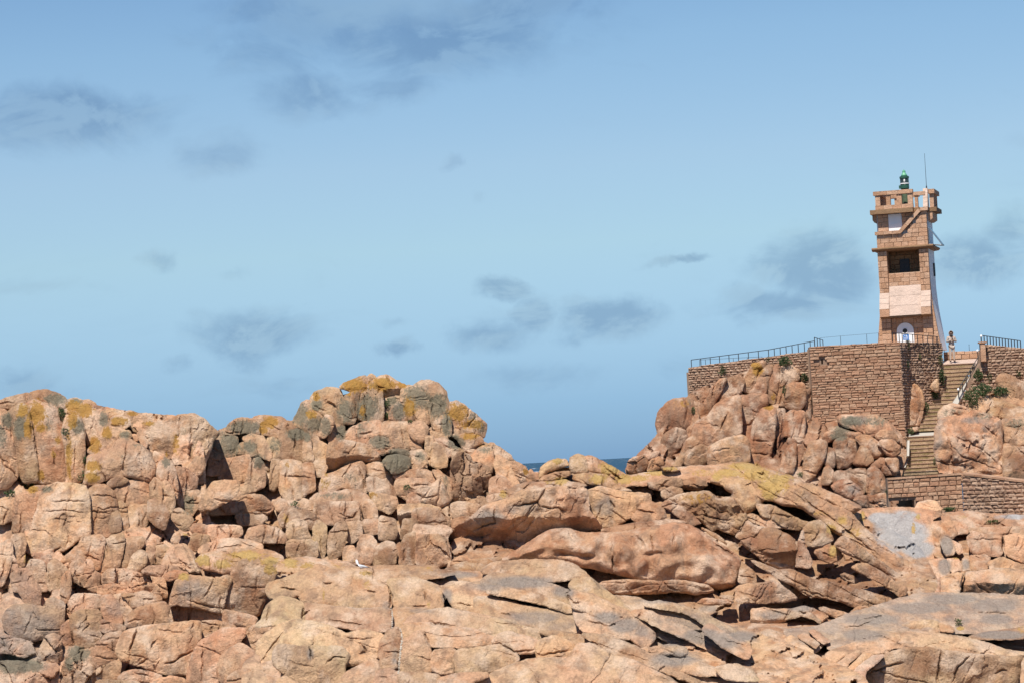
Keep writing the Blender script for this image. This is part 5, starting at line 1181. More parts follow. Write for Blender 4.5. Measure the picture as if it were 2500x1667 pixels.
def courses(x0, x1, z0, z1, yf, dp, ch, l0, l1, rng, joint=.014, jit=.01, topf=None, hole=None, proud=.02):
    out = []; z = z0; row = 0
    while z < z1 - .05:
        h = min(ch * (rng.uniform(.8, 1.22) if jit < .01 else rng.uniform(.68, 1.42)), z1 - z)
        if z1 - z - h < .06: h = z1 - z
        x = x0
        while x < x1 - .02:
            l = rng.uniform(l0, l1)
            if x == x0 and row % 2: l *= .55
            if x1 - x - l < l0 * .55: l = x1 - x
            a, b, zt = x + joint / 2, x + l - joint / 2, z + h - joint / 2
            if topf: zt = min(zt, min(topf(a), topf(b)) - .01)
            zb = z + joint / 2 + rng.uniform(-jit, jit); zt += rng.uniform(-jit, jit)
            if zt - zb > .05 and not (hole and b > hole[0] and a < hole[1] and zt > hole[2] and zb < hole[3]):
                out.append((a, b, zb, zt, yf - rng.uniform(0, proud), dp))
            x += l
        z += h; row += 1
    return out
def wall(name, label, tops, bot, kind, ch, l0, l1, seed, thick=.8, hole=None, joint=.016, jit=.012, proud=.05, cap=None):
    """tops: [(px, py, D), ...] along the wall's top; bot: (px, py, D) gives the foot's height"""
    T = [unp(*t) for t in tops]; zb = unp(*bot).z
    A, B = T[0], T[-1]
    d = Vector((B.x - A.x, B.y - A.y, 0)); L = d.length; ang = math.atan2(d.y, d.x)
    ss = [((t.x - A.x) * d.x + (t.y - A.y) * d.y) / L for t in T]; zs = [t.z - zb for t in T]
    def topf(s):
        return float(np.interp(s, ss, zs))
    root = empty(name, (A.x, A.y, zb), ang); tag(root, label, 'wall')
    rng = random.Random(seed)
    core = MB(); y0 = .10
    poly = [(0, 0), (L, 0)] + [(s, z - .03) for s, z in reversed(list(zip(ss, zs)))]
    H = None
    if hole:
        p0, p1 = unp(hole[0], hole[1], tops[0][2]), unp(hole[2], hole[3], tops[0][2])
        f = lambda p: ((p.x - A.x) * d.x + (p.y - A.y) * d.y) / L
        H = (f(p0), f(p1), p1.z - zb, p0.z - zb)
        core.prism([(0, 0), (H[0], 0), (H[0], topf(H[0]) - .03), (0, zs[0] - .03)], y0, thick)
        core.prism([(H[0], H[3]), (H[1], H[3]), (H[1], topf(H[1]) - .03), (H[0], topf(H[0]) - .03)], y0, thick)
        if H[2] > .02: core.prism([(H[0], 0), (H[1], 0), (H[1], H[2]), (H[0], H[2])], y0, thick)
        core.prism([(H[1], 0), (L, 0)] + [(s, z - .03) for s, z in reversed(list(zip(ss, zs))) if s > H[1]] + [(H[1], topf(H[1]) - .03)], y0, thick)
    else: core.prism(poly, y0, thick)
    core.build('mortar_core', M['mortar'], root)
    rects = courses(0, L, 0, max(zs), 0, .24, ch, l0, l1, rng, joint, jit, (lambda s: topf(s) - (.0 if cap is None else cap)), H, proud)
    put_blocks(root, kind, rects)
    if cap:
        x = 0; caps = []
        while x < L - .05:
            l = min(rng.uniform(.5, .9), L - x)
            mbv = MB(); a, b = x + .008, x + l - .008
            mbv.prism([(a, topf(a) - cap), (b, topf(b) - cap), (b, topf(b)), (a, topf(a))], -.05, .5)
            mbv.build('coping_stone', M['coursed'], root); x += l
    return root
wall('retaining_wall', 'tall sunlit wall of coursed pink stone straight below the tower', [(1976, 845.5, 160), (2197, 833.6, 160)], (2080, 1100, 160), 'coursed', .152, .24, .74, 11, hole=(2005, 876, 2010, 888))
wall('retaining_wall', 'narrow shaded return of the tall wall below the tower door', [(2197, 833.6, 160), (2217, 834.2, 162.2)], (2210, 1095, 161), 'rubble', .14, .16, .42, 12)
wall('retaining_wall', 'rough rubble wall between the tall corner and the top of the steps', [(2217, 834.2, 162.2), (2300, 836.5, 164.3)], (2250, 1060, 162), 'rubble', .14, .16, .42, 13)
wall('retaining_wall', 'long rough rubble wall under the sloping railing', [(1679, 895.5, 166), (1977, 855, 161.4)], (1800, 1000, 163), 'rubble', .13, .16, .42, 14)
wall('retaining_wall', 'rough rubble wall with a sloping foot right of the steps', [(2328, 990, 161.6), (2396, 884, 161.9), (2404, 839, 162), (2520, 851, 162.4)], (2400, 1030, 162), 'rubble', .16, .16, .46, 15)
wall('retaining_wall', 'low wall of squared pink blocks at the foot of the steps', [(2166, 1166, 148), (2347, 1153.2, 148)], (2250, 1268, 148), 'coursed', .235, .28, .55, 16, hole=(2173, 1222, 2234, 1242), joint=.02, jit=.006, cap=.1, proud=.03)
wall('retaining_wall', 'low rough wall running out of the frame right of the squared blocks', [(2347, 1153.2, 148), (2530, 1175.5, 144)], (2400, 1272, 147), 'rubble', .17, .2, .55, 17, cap=.1)
wall('parapet_wall', 'knee-high block parapet behind the standing person', [(2303, 858.5, 170.5), (2390, 854.5, 170)], (2340, 884, 170), 'ashlar', .24, .28, .6, 18, thick=.4)
pil = empty('gate_pillar', unp(2401, 882, 161.6)); tag(pil, 'square stone pillar where the handrail meets the right-hand wall', 'pillar')
h = unp(2401, 838, 161.6).z - pil.location.z
for k in range(3): MB().box((-.14 + .004 * k, -.12, h * k / 3 + .006), (.14, .3, h * (k + 1) / 3 - .006)).build('stone', M['ashlar'], pil)
MB().box((-.2, -.17, h + .001), (.22, .36, h + .09)).build('cap_stone', M['ashlar'], pil)

# terraces behind the walls
ter = MB()
def plan(pts, ztop, zbot):
    n_ = len(pts); v = [(x, y, zbot) for x, y in pts] + [(x, y, ztop) for x, y in pts]
    ter.add(v, [tuple(range(n_ - 1, -1, -1)), tuple(range(n_, 2 * n_))] + [(i, (i + 1) % n_, n_ + (i + 1) % n_, n_ + i) for i in range(n_)])
def xy(px, D): p = unp(px, 1000, D); return (p.x, p.y)
zt = unp(2100, 840, 160).z - .12
plan([xy(1979, 160.5), xy(2196, 160.5), xy(2216, 162.6), xy(2299, 164.7), xy(2299, 186), xy(1979, 186)], zt, -12)
za, zb_ = unp(1679, 897, 166).z - .25, unp(1977, 858, 161.4).z - .25
a, b, c_, d_ = xy(1681, 166.6), xy(1978.5, 162.0), xy(1978.5, 186), xy(1700, 186)
ter.add([(*a, -12), (*b, -12), (*c_, -12), (*d_, -12), (*a, za), (*b, zb_), (*c_, zb_), (*d_, za)], [(0, 3, 2, 1), (4, 5, 6, 7), (0, 1, 5, 4), (1, 2, 6, 5), (2, 3, 7, 6), (3, 0, 4, 7)])
a, b = xy(2406, 162.9), xy(2530, 163.3); zc = unp(2500, 850, 162).z - .2
plan([a, b, xy(2600, 186), xy(2406, 186)], zc, -12)
tag(ter.build('terrace', M['mortar']), 'built-up terrace of the lighthouse behind the stone walls', 'terrace', kind='structure')

# ------------------------------------------------------------------ stone staircase
st = empty('stone_staircase', unp(2245, 1158, 156.8)); tag(st, 'mossy brown stone steps climbing to the terrace', 'stairs')
o0 = st.location.copy()
def hexa(name, q, back, mat, parent, org):
    v = [p - org for p in q] + [p - org + Vector(back) for p in q]
    return mesh_obj(name, v, [(0, 1, 2, 3), (7, 6, 5, 4), (0, 4, 5, 1), (1, 5, 6, 2), (2, 6, 7, 3), (3, 7, 4, 0)], mat, parent)
def slope_y(x): return -(x) * math.tan(ROLL)
rngs = random.Random(4)
def flight(y0, y1, n_, D0, D1, left, right):
    for k in range(n_):
        ya, yb = y0 + (y1 - y0) * k / n_, y0 + (y1 - y0) * (k + 1) / n_
        D = D0 + (D1 - D0) * k / max(1, n_ - 1)
        xl, xr = np.interp(yb, *left), np.interp(yb, *right)
        t = math.tan(ROLL) * (xr - xl)
        # every step is two or three long stones
        cuts = sorted([0, rngs.uniform(.3, .7), 1])
        for i in range(len(cuts) - 1):
            xa, xb = xl + (xr - xl) * cuts[i] + .25, xl + (xr - xl) * cuts[i + 1] - .25
            Dk = D + rngs.uniform(-.02, .02); g0 = (xa - xl) / (xr - xl) * t; g1 = (xb - xl) / (xr - xl) * t
            q = [unp(xa, yb + .4 - g0, Dk), unp(xb, yb + .4 - g1, Dk), unp(xb, ya + .5 - g1 + rngs.uniform(-.4, .4), Dk), unp(xa, ya + .5 - g0 + rngs.uniform(-.4, .4), Dk)]
            hexa('step', q, (0, .75, 0), M['step'], st, o0)
            nose = [unp(xa - .2, ya + 2.2 - g0, Dk - .035), unp(xb + .2, ya + 2.2 - g1, Dk - .035), unp(xb + .2, ya + .2 - g1, Dk - .035), unp(xa - .2, ya + .2 - g0, Dk - .035)]
            hexa('nosing', nose, (0, .3, .004), M['rubble'], st, o0)
flight(889, 1053, 17, 166.4, 161.2, ([880, 985, 1012, 1060], [2306, 2256, 2250, 2218]), ([880, 985, 1060], [2388, 2336, 2300]))
q = [unp(2218, 1066, 159.7), unp(2300, 1061.5, 159.7), unp(2300, 1053, 161.3), unp(2220, 1057, 161.3)]
hexa('landing', q, (0, .05, -.5), M['concrete'], st, o0)
flight(1065, 1160, 10, 159.6, 156.8, ([1060, 1110, 1160], [2219, 2215, 2200]), ([1060, 1160], [2292, 2296]))
q = [unp(2303, 890, 166.6), unp(2390, 885.2, 166.6), unp(2390, 875, 170), unp(2303, 879.7, 170)]
tag(hexa('stair_top_landing', q, (0, .05, -.6), M['ashlar_sunlit'], None, Vector((0, 0, 0))), 'pale sloping landing under the standing person', 'landing', kind='structure')
cp = MB()
for (xa, ya, xb, yb) in ((2218, 1074, 2217, 1112), (2217, 1112, 2208, 1140), (2208, 1140, 2202, 1160)):
    wpx = 2.6
    q = [unp(xa - wpx, ya, 158.2), unp(xa + wpx, ya, 158.2), unp(xb + wpx, yb, 157), unp(xb - wpx, yb, 157)]
    cp.add([p for p in q] + [p + Vector((0, .5, -.1)) for p in q], [(0, 1, 2, 3), (7, 6, 5, 4), (0, 4, 5, 1), (1, 5, 6, 2), (2, 6, 7, 3), (3, 7, 4, 0)])
tag(cp.build('concrete_kerb', M['concrete']), 'crooked grey concrete kerb down the left side of the lower steps', 'kerb')
q = [unp(2323, 986, 161.3), unp(2338, 986, 161.3), unp(2405, 875, 163.0), unp(2396, 875, 163.0)]
tag(hexa('ramp_coping', q, (0, .3, -.35), M['concrete'], None, Vector((0, 0, 0))), 'sloping grey concrete coping beside the upper steps', 'coping')

# ------------------------------------------------------------------ railings
def railing(label, tops, feet, r=.022, rail_r=.02, low=False, name='railing'):
    P = [unp(*t) for t in tops]; Q = [unp(*f) for f in feet]
    root = empty(name, Q[0]); tag(root, label, 'railing'); o = Q[0]
    for p, q in zip(P, Q):
        p2 = Vector((q.x, q.y, p.z)); MB().tube(q - o - Vector((0, 0, .05)), p2 - o, r, 6).build('post', M['iron'], root)
    for (p, q), (p1, q1) in zip(list(zip(P, Q))[:-1], list(zip(P, Q))[1:]):
        a, b = Vector((q.x, q.y, p.z)) - o, Vector((q1.x, q1.y, p1.z)) - o
        MB().tube(a, b, rail_r, 6).build('rail', M['iron'], root)
        if low: MB().tube(a * .5 + (q - o) * .5, b * .5 + (q1 - o) * .5, rail_r * .6, 6).build('rail', M['iron'], root)
    return root
gx = [545, 630, 715, 798, 883, 968, 1057, 1147, 1238, 1290, 1343, 1396, 1450, 1505, 1560, 1613, 1652]
def G(x, y): return 1540 + x * ZOOM, 820 + y * ZOOM
fence = [(*G(x, np.interp(x, [545, 1238, 1652], [212, 122, 44])), np.interp(x, [545, 1652], [165.8, 161.3])) for x in gx]
ffeet = [(*G(x, np.interp(x, [545, 1238, 1600, 1652], [272, 190, 136, 128])), np.interp(x, [545, 1652], [166.05, 161.55])) for x in gx]
railing('dark iron railing climbing along the top of the long rubble wall', fence, ffeet)
railing('faint thin railing on the far side of the sloping path', [(*G(x, np.interp(x, [600, 1190], [214, 184])), 172) for x in (620, 672, 922, 1048, 1180)], [(*G(x, np.interp(x, [600, 1190], [275, 235])), 172) for x in (620, 672, 922, 1048, 1180)], .014, .01)
railing('short dark railing at the left corner of the tall wall', [(*G(x, np.interp(x, [1652, 1725], [14, 38])), np.interp(x, [1652, 1725], [162.5, 160.4])) for x in (1652, 1676, 1700, 1725)], [(*G(x, np.interp(x, [1652, 1725], [98, 86])), np.interp(x, [1652, 1725], [162.5, 160.4])) for x in (1652, 1676, 1700, 1725)])
railing('thin wire fence between the corner railing and the tower', [(2003, 825, 165), (2053, 820.5, 165), (2117, 815.5, 165), (2146, 813, 165)], [(2003, 846, 165), (2053, 843, 165), (2117, 840, 165), (2146, 838, 165)], .012, .007, name='wire_fence')
tx_ = [2180, 2187.5, 2196, 2203.5, 2216, 2229, 2240.5, 2253.5, 2265, 2277, 2287, 2290]
railing('short dark railing on the wall in front of the tower door', [(x, np.interp(x, [2180, 2290], [812.5, 822]), np.interp(x, [2180, 2197, 2290], [160.6, 161.2, 163.9])) for x in tx_], [(x, np.interp(x, [2180, 2197, 2290], [838, 836, 839]), np.interp(x, [2180, 2197, 2290], [160.6, 161.2, 163.9])) for x in tx_])
rx_ = [2396 + 96 * k / 13 for k in range(14)]
railing('dark railing with many posts on the wall at the right edge', [(x, np.interp(x, [2396, 2492], [818.8, 832]), 162.3) for x in rx_], [(x, np.interp(x, [2396, 2492], [838, 848]), 162.3) for x in rx_], .028, .022)
hr = [(0, .0), (.16, .16), (.33, .33), (.5, .5), (.67, .67), (.84, .84), (1, 1)]
railing('handrail on leaning posts down the right side of the upper steps', [(2397 - 58 * t, 857 + 92 * t, 162.8 - 1.6 * t) for t, _ in hr], [(2398 - 57 * t, 877 + 92 * t, 162.85 - 1.6 * t) for t, _ in hr], .026, .026, low=True, name='handrail')
for (px, py, D, lab) in ((2395.5, 822, 162.2, 'white globe lamp on the tall post at the corner of the right-hand railing'), (2386.5, 857, 162.6, 'white globe lamp on the handrail post near the top of the steps'), (2339.5, 951, 161.2, 'white globe lamp at the lower end of the handrail')):
    p = unp(px, py, D); root = empty('globe_lamp', p - Vector((0, 0, .45))); tag(root, lab, 'lamp', 'globe lamps on the handrail')
    MB().tube((0, 0, 0), (0, 0, .42), .024, 8).build('post', M['iron'], root)
    MB().lathe([(.0, .40), (.045, .41), (.07, .45), (.065, .50), (.04, .54), (0, .56)], seg=12).build('globe', M['white_door'], root, True)
for px, lab in ((2306, 'thin iron stake left of the standing person, beyond the parapet'), (2367, 'thin iron stake right of the standing person, beyond the parapet')):
    root = empty('iron_stake', unp(px, 862, 171)); tag(root, lab, 'stake')
    MB().tube((0, 0, 0), (0, 0, .48), .014, 6, .01).build('rod', M['iron'], root); MB().lathe([(0, .47), (.02, .48), (.02, .51), (0, .52)], seg=8).build('cap', M['iron'], root)

# ------------------------------------------------------------------ lighthouse
TW = empty('lighthouse', unp(2218, 832, 168), math.radians(-15)); tag(TW, 'square granite lighthouse with white sides and a green lantern on top', 'lighthouse')
rngt = random.Random(9)
def tb(name, a, b, mat): return MB().box(a, b).build(name, M[mat] if isinstance(mat, str) else mat, TW)
core = MB()
core.box((-1.44, 1.2, -.6), (1.44, 2.9, 7.44)); core.box((-1.44, .06, -.6), (1.44, 1.2, 3.94)); core.box((-1.44, .06, 5.26), (1.44, 1.2, 7.44))
core.box((-1.44, .06, 3.94), (-1.02, 1.2, 5.26)); core.box((1.02, .06, 3.94), (1.44, 1.2, 5.26))
core.build('tower_wall', M['white'], TW)
MB().prism([(1.441, -.6), (1.87, -.6), (1.77, 0), (1.55, 1.7), (1.50, 2.2), (1.441, 3.1)], .30, 2.9).build('side_buttress', M['white'], TW)
MB().prism([(-1.441, -.6), (-1.441, 3.1), (-1.50, 2.2), (-1.55, 1.7), (-1.80, 0), (-1.90, -.6)], .30, 2.9).build('side_buttress', M['white'], TW)
for s in (-1, 1):      # granite quoins in front of the flared sides
    z = -.5
    while z < 3.1:
        h_ = rngt.uniform(.27, .36); xo = lambda q: float(np.interp(q, [-.6, 0, 1.7, 2.2, 3.1], [1.875, 1.775, 1.555, 1.505, 1.445]))
        poly = [(1.44, z), (xo(z), z), (xo(z + h_ - .012), z + h_ - .012), (1.44, z + h_ - .012)]
        if s < 0: poly = [(-x, q) for x, q in reversed(poly)]
        MB().prism(poly, -.02, .297).build('quoin', M['ashlar'], TW); z += h_
R_ = []
for x0, x1 in ((-1.47, -.93), (.93, 1.47)):
    R_ += courses(x0, x1, 2.82, 5.24, -.25, .32, .30, .22, .34, rngt, .007, .003, proud=.012)
    R_ += courses(x0, x1, -.5, 1.40, -.25, .32, .30, .24, .56, rngt, .007, .003, proud=.012)
R_ += courses(-.92, .92, 3.20, 3.93, -.10, .18, .27, .30, .62, rngt, .007, .003, proud=.01)
R_ += courses(-.92, -.66, -.5, 1.36, -.02, .12, .30, .25, .3, rngt, .007, .003, proud=.01)
R_ += courses(.36, .92, -.5, 1.36, -.02, .12, .30, .3, .56, rngt, .007, .003, proud=.01)
R_ += courses(-.66, .36, 1.06, 1.36, -.02, .12, .30, .4, .6, rngt, .007, .003, proud=.01)
R_ += courses(-1.47, 1.49, 5.47, 6.20, -.20, .28, .255, .28, .52, rngt, .007, .003, proud=.012)
diag = lambda x: 6.30 + (x + .02) * (7.53 - 6.30) / 1.235
for r in courses(-1.0, 1.49, 6.20, 7.5, -.20, .28, .255, .26, .46, rngt, .007, .003, proud=.012):
    if r[3] < diag(r[0]) + .09 and r[0] > -.02 or r[3] < diag(r[0]) and r[1] > 0: R_.append(r)
R_ += courses(-1.36, -.76, 6.42, 7.38, -.06, .14, .25, .28, .6, rngt, .007, .003, proud=.01)
R_ += [r for r in courses(.05, 1.1, 6.42, 7.38, -.06, .14, .25, .26, .45, rngt, .007, .003, proud=.01) if r[2] > diag(r[1]) - .35]
put_blocks(TW, 'ashlar', R_, 'granite_block')
# recess walls of the middle storey, with its barred shutter
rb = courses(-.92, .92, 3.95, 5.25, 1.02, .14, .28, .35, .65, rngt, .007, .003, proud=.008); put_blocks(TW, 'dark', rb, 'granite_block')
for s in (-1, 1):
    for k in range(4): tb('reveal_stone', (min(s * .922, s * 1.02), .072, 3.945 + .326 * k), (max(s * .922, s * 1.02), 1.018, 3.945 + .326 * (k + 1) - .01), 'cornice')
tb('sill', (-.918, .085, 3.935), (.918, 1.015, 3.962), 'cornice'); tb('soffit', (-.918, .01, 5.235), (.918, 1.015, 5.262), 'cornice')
sh = tb('shutter', (-.36, .96, 3.97), (.20, 1.015, 4.80), 'black')
for k in range(3): MB().box((-.30, .935, 4.06 + .23 * k), (-.11, .958, 4.20 + .23 * k)).build('shutter_pane', M['iron'], sh); MB().box((-.07, .935, 4.06 + .23 * k), (.13, .958, 4.20 + .23 * k)).build('shutter_pane', M['iron'], sh)
# flared shoulders
for x0, x1 in ((-1.475, -.925), (.925, 1.475)):
    for k in range(3):
        za, zb2 = 1.87 + .32 * k, 1.87 + .32 * (k + 1); ya = lambda q: -.75 + (q - 1.87) * .5 / .96
        MB().prism_x([(ya(za + .006), za + .006), (0.05, za + .006), (0.05, zb2 - .006), (ya(zb2 - .006), zb2 - .006)], x0, x1).build('sloping_stone', M['ashlar_sunlit'], TW)
    MB().prism_x([(-.75, 1.43), (.05, 1.43), (.05, 1.862), (-.75, 1.862)], x0, x1).build('shoulder_block', M['ashlar'], TW)
    MB().prism_x([(-.70, 1.428), (-.24, 1.32), (.05, 1.32), (.05, 1.428)], x0 + .004, x1 - .004).build('corbel', M['cornice'], TW)
for k in range(3):
    za, zb2 = 1.45 + .585 * k, 1.45 + .585 * (k + 1); ya = lambda q: -.68 + (q - 1.45) * .58 / 1.755
    MB().prism_x([(ya(za + .006), za + .006), (.05, za + .006), (.05, zb2 - .006), (ya(zb2 - .006), zb2 - .006)], -.918, .918).build('sloping_slab', M['ashlar_sunlit'], TW)
tb('lintel', (-.92, -.62, 1.365), (.92, .05, 1.448), 'cornice')
# door
tb('door_surround', (-.655, -.012, -.5), (.355, .0555, 1.058), 'ashlar')
dp_ = [(-.645, -.5), (.345, -.5), (.345, .56)] + [(-.15 + .495 * math.cos(t), .56 + .495 * math.sin(t)) for t in [math.pi * k / 16 for k in range(1, 16)]] + [(-.645, .56)]
door = MB().prism(dp_, -.045, -.0125).build('door', M['white_door'], TW)
ring = MB(); seg = 20
for k in range(seg):
    t0, t1 = 2 * math.pi * k / seg, 2 * math.pi * (k + 1) / seg
    ring.prism([(-.16 + .14 * math.cos(t0), .58 + .14 * math.sin(t0)), (-.16 + .18 * math.cos(t0), .58 + .18 * math.sin(t0)), (-.16 + .18 * math.cos(t1), .58 + .18 * math.sin(t1)), (-.16 + .14 * math.cos(t1), .58 + .14 * math.sin(t1))], -.075, -.046)
ring.build('porthole_frame', M['white_door'], door)
MB().prism([(-.16 + .139 * math.cos(2 * math.pi * k / 20), .58 + .139 * math.sin(2 * math.pi * k / 20)) for k in range(20)], -.06, -.0465).build('porthole_glass', M['black'], door)
# cornices, band, window
cor = [(-.22, 5.25), (-.42, 5.30), (-.50, 5.36), (-.50, 5.41), (-.42, 5.46), (.0, 5.465), (.0, 5.25)]
MB().prism_x(cor, -1.76, 1.80).build('cornice', M['cornice'], TW)
MB().prism([(1.445, 5.25), (1.72, 5.28), (1.80, 5.36), (1.80, 5.42), (1.72, 5.464), (1.445, 5.464)], .001, 2.95).build('cornice', M['cornice'], TW)
MB().prism([(-1.445, 5.464), (-1.70, 5.464), (-1.76, 5.42), (-1.76, 5.36), (-1.70, 5.28), (-1.445, 5.25)], .001, 2.95).build('cornice', M['cornice'], TW)
for k in range(3): tb('band_stone', (-1.54 + .51 * k, -.34, 6.21), (-1.54 + .51 * (k + 1) - .012, -.05, 6.395), 'ashlar')
nd = Vector((1.235, 1.23)).normalized(); pd = Vector((-nd.y, nd.x)) * .20
for k in range(3):
    a_ = Vector((-.03, 6.215)) + nd * (.575 * k + .006); b2 = Vector((-.03, 6.215)) + nd * (.575 * (k + 1) - .006)
    MB().prism([tuple(a_), tuple(b2), tuple(b2 + pd), tuple(a_ + pd)], -.345, -.055).build('band_stone', M['ashlar'], TW)
tb('band_stone', (1.17, -.36, 7.44), (1.60, .05, 7.63), 'ashlar')
tb('window_panel', (-.745, -.03, 6.40), (.03, .055, 7.38), 'white_door')
tb('window_bar', (-.60, -.05, 6.80), (-.05, -.031, 6.83), 'white_door')
tb('cornice', (-1.72, -.55, 7.40), (.765, .30, 7.655), 'cornice'); tb('cornice', (.77, -.12, 7.42), (1.42, .30, 7.648), 'cornice')
tb('cornice', (1.52, .45, 7.42), (2.02, 3.0, 7.66), 'cornice'); tb('cornice', (-1.70, .302, 7.40), (-1.46, 3.0, 7.652), 'cornice')
MB().prism([(-1.44, 6.9), (-1.44, 7.395), (-1.66, 7.395), (-1.66, 7.1), (-1.56, 6.96)], -.05, 2.8).build('corbel', M['ashlar'], TW)
MB().prism([(1.445, 6.9), (1.56, 6.9), (1.76, 7.02), (1.76, 7.415), (1.445, 7.415)], .5, 2.8).build('corbel', M['ashlar'], TW)
tb('roof_deck', (-1.43, .302, 7.442), (1.43, 2.9, 7.60), 'mortar')
# parapet
for yk, x_end in ((-.34, .77), (2.55, 1.5)):
    for x0, x1 in ((-1.42, -.95), (-.94, -.45), (-.44, .1), (.11, .77)): tb('parapet_block', (x0, yk, 7.66), (x1, yk + .30, 7.895), 'ashlar')
    for x0, x1 in [(p - (.50 if yk > 1 else 0), q - (.50 if yk > 1 else 0)) for p, q in ((-1.40, -1.12), (-.77, -.52), (-.16, .13), (.48, .765))][(1 if yk > 1 else 0):]: tb('baluster', (x0, yk + .02, 7.90), (x1, yk + .28, 8.50), 'ashlar')
    for x0, x1 in ((-1.50, -.71), (-.70, -.06), (-.05, .79)): tb('coping_stone', (x0, yk - .05, 8.505), (x1, yk + .36, 8.73), 'ashlar')
for yk in (.30, 1.1, 1.85): tb('baluster', (-1.39, yk, 7.60), (-1.14, yk + .26, 8.50), 'ashlar'); tb('baluster', (1.62, yk + .35, 7.662), (1.86, yk + .6, 8.46), 'ashlar')
tb('coping_stone', (-1.46, .031, 8.506), (-1.08, 2.49, 8.72), 'ashlar'); tb('coping_stone', (1.58, .5, 8.465), (1.94, 3.0, 8.72), 'ashlar')
tb('baluster', (.84, .02, 7.66), (1.02, .28, 8.36), 'ashlar'); tb('baluster', (1.36, .02, 7.66), (1.44, .28, 8.36), 'ashlar'); tb('coping_stone', (.80, -.04, 8.365), (1.46, .32, 8.58), 'ashlar')
for k in range(4):
    za, zb2 = 7.64 + .28 * k, 7.64 + .28 * (k + 1); ya = lambda q: -.30 + (q - 7.64) * .42
    MB().prism_x([(ya(za + .004), za + .004), (.46, za + .004), (.46, zb2 - .004), (ya(zb2 - .004), zb2 - .004)], 1.335, 1.60).build('fin_stone', M['ashlar_sunlit'], TW)
# lantern
LX, LY = .24, .62
lan = MB().lathe([(0, 7.60), (.20, 7.60), (.20, 8.78), (.205, 8.79), (.205, 8.83), (.225, 8.85), (.235, 9.08), (.21, 9.12), (0, 9.12)], (LX, LY, 0), 20).build('lantern', M['green_patina'], TW, False)
MB().lathe([(.0, 8.831), (.225, 8.831), (.258, 8.87), (.258, 9.06), (.235, 9.125), (0, 9.125)], (LX, LY, 0), 20).build('lantern_housing', M['green'], lan)
MB().box((LX - .33, LY - .1, 8.88), (LX - .18, LY + .1, 9.06)).build('housing_box', M['green'], lan)
MB().lathe([(0, 9.127), (.28, 9.127), (.28, 9.18), (0, 9.18)], (LX, LY, 0), 20).build('gallery_ring', M['white_door'], lan)
MB().lathe([(0, 9.182), (.232, 9.182), (.232, 9.46), (0, 9.46)], (LX, LY, 0), 20).build('lantern_glass', M['glass'], lan)
for k in range(6):
    t = 2 * math.pi * k / 6 + .3; MB().tube((LX + .238 * math.cos(t), LY + .238 * math.sin(t), 9.18), (LX + .238 * math.cos(t), LY + .238 * math.sin(t), 9.46), .016, 6).build('glazing_bar', M['green'], lan)
MB().lathe([(0, 9.22), (.05, 9.23), (.06, 9.30), (.04, 9.40), (0, 9.42)], (LX + .02, LY - .20, 0), 10).build('lens', M['lens'], lan, True)
MB().lathe([(0, 9.462), (.28, 9.462), (.28, 9.56), (.21, 9.60), (0, 9.60)], (LX, LY, 0), 20).build('cap_band', M['green'], lan)
MB().lathe([(0, 9.602), (.185, 9.602), (.16, 9.68), (.09, 9.78), (.085, 9.82), (0, 9.82)], (LX, LY, 0), 18).build('dome', M['green_pale'], lan, True)
MB().lathe([(0, 9.822), (.095, 9.822), (.095, 9.90), (.04, 9.92), (.03, 9.97), (0, 9.97)], (LX, LY, 0), 14).build('vent_cap', M['green_pale'], lan)
ant = tb('aerial_base', (1.49, .34, 8.70), (1.56, .41, 8.90), 'iron')
MB().tube((1.525, .375, 8.9), (1.525, .375, 10.80), .016, 6, .010).build('aerial_rod', M['iron'], ant)
# solar panel and cable on the right side
sp_ = MB()
a_, b2 = Vector((1.56, .1, 6.42)), Vector((2.27, .1, 5.40)); nn = Vector((b2.z - a_.z, 0, -(b2.x - a_.x))).normalized() * -.045
sp_.add([a_, b2, b2 + Vector((0, .75, 0)), a_ + Vector((0, .75, 0)), a_ + nn, b2 + nn, b2 + nn + Vector((0, .75, 0)), a_ + nn + Vector((0, .75, 0))], [(0, 3, 2, 1), (4, 5, 6, 7), (0, 1, 5, 4), (1, 2, 6, 5), (2, 3, 7, 6), (3, 0, 4, 7)])
sol = sp_.build('solar_panel', M['panel'], TW)
fr = MB(); fr.tube(a_ + Vector((0, -.012, 0)), b2 + Vector((0, -.012, 0)), .022, 6); fr.tube(a_ + Vector((0, .76, 0)), b2 + Vector((0, .76, 0)), .022, 6); fr.tube((1.5, .12, 5.50), (2.27, .1, 5.40), .02, 6); fr.tube((1.5, .84, 5.50), (2.27, .84, 5.40), .02, 6)
fr.build('panel_frame', M['steel'], sol)
pipe = MB(); pts_ = [(1.47, .5, 7.3), (1.50, .28, 6.9), (1.51, .20, 6.4), (1.50, .18, 5.5)]
for p, q in zip(pts_[:-1], pts_[1:]): pipe.tube(p, q, .018, 6)
pipe.build('cable', M['steel'], TW)
tb('side_window', (1.443, 2.0, 3.75), (1.52, 2.35, 4.5), 'black')
# sign on the door railing
S0 = unp(2212, 824, 161.0); sg = empty('blue_sign', S0, math.radians(8)); tag(sg, 'blue notice with white print fixed to the railing before the tower door', 'sign')
bd = MB().box((-.165, -.012, -.15), (.165, .012, .16)).build('board', M['blue'], sg)
pr = MB()
for (x0, z0, x1, z1) in ((-.10, .085, -.03, .125), (.01, .06, .06, .13), (.0, .04, .10, .055), (-.13, .0, .13, .018), (-.13, -.04, .10, -.025), (-.13, -.08, .12, -.065), (-.13, -.12, .06, -.105)): pr.box((x0, -.016, z0), (x1, -.0125, z1))
pr.build('print', M['sign_white'], sg)

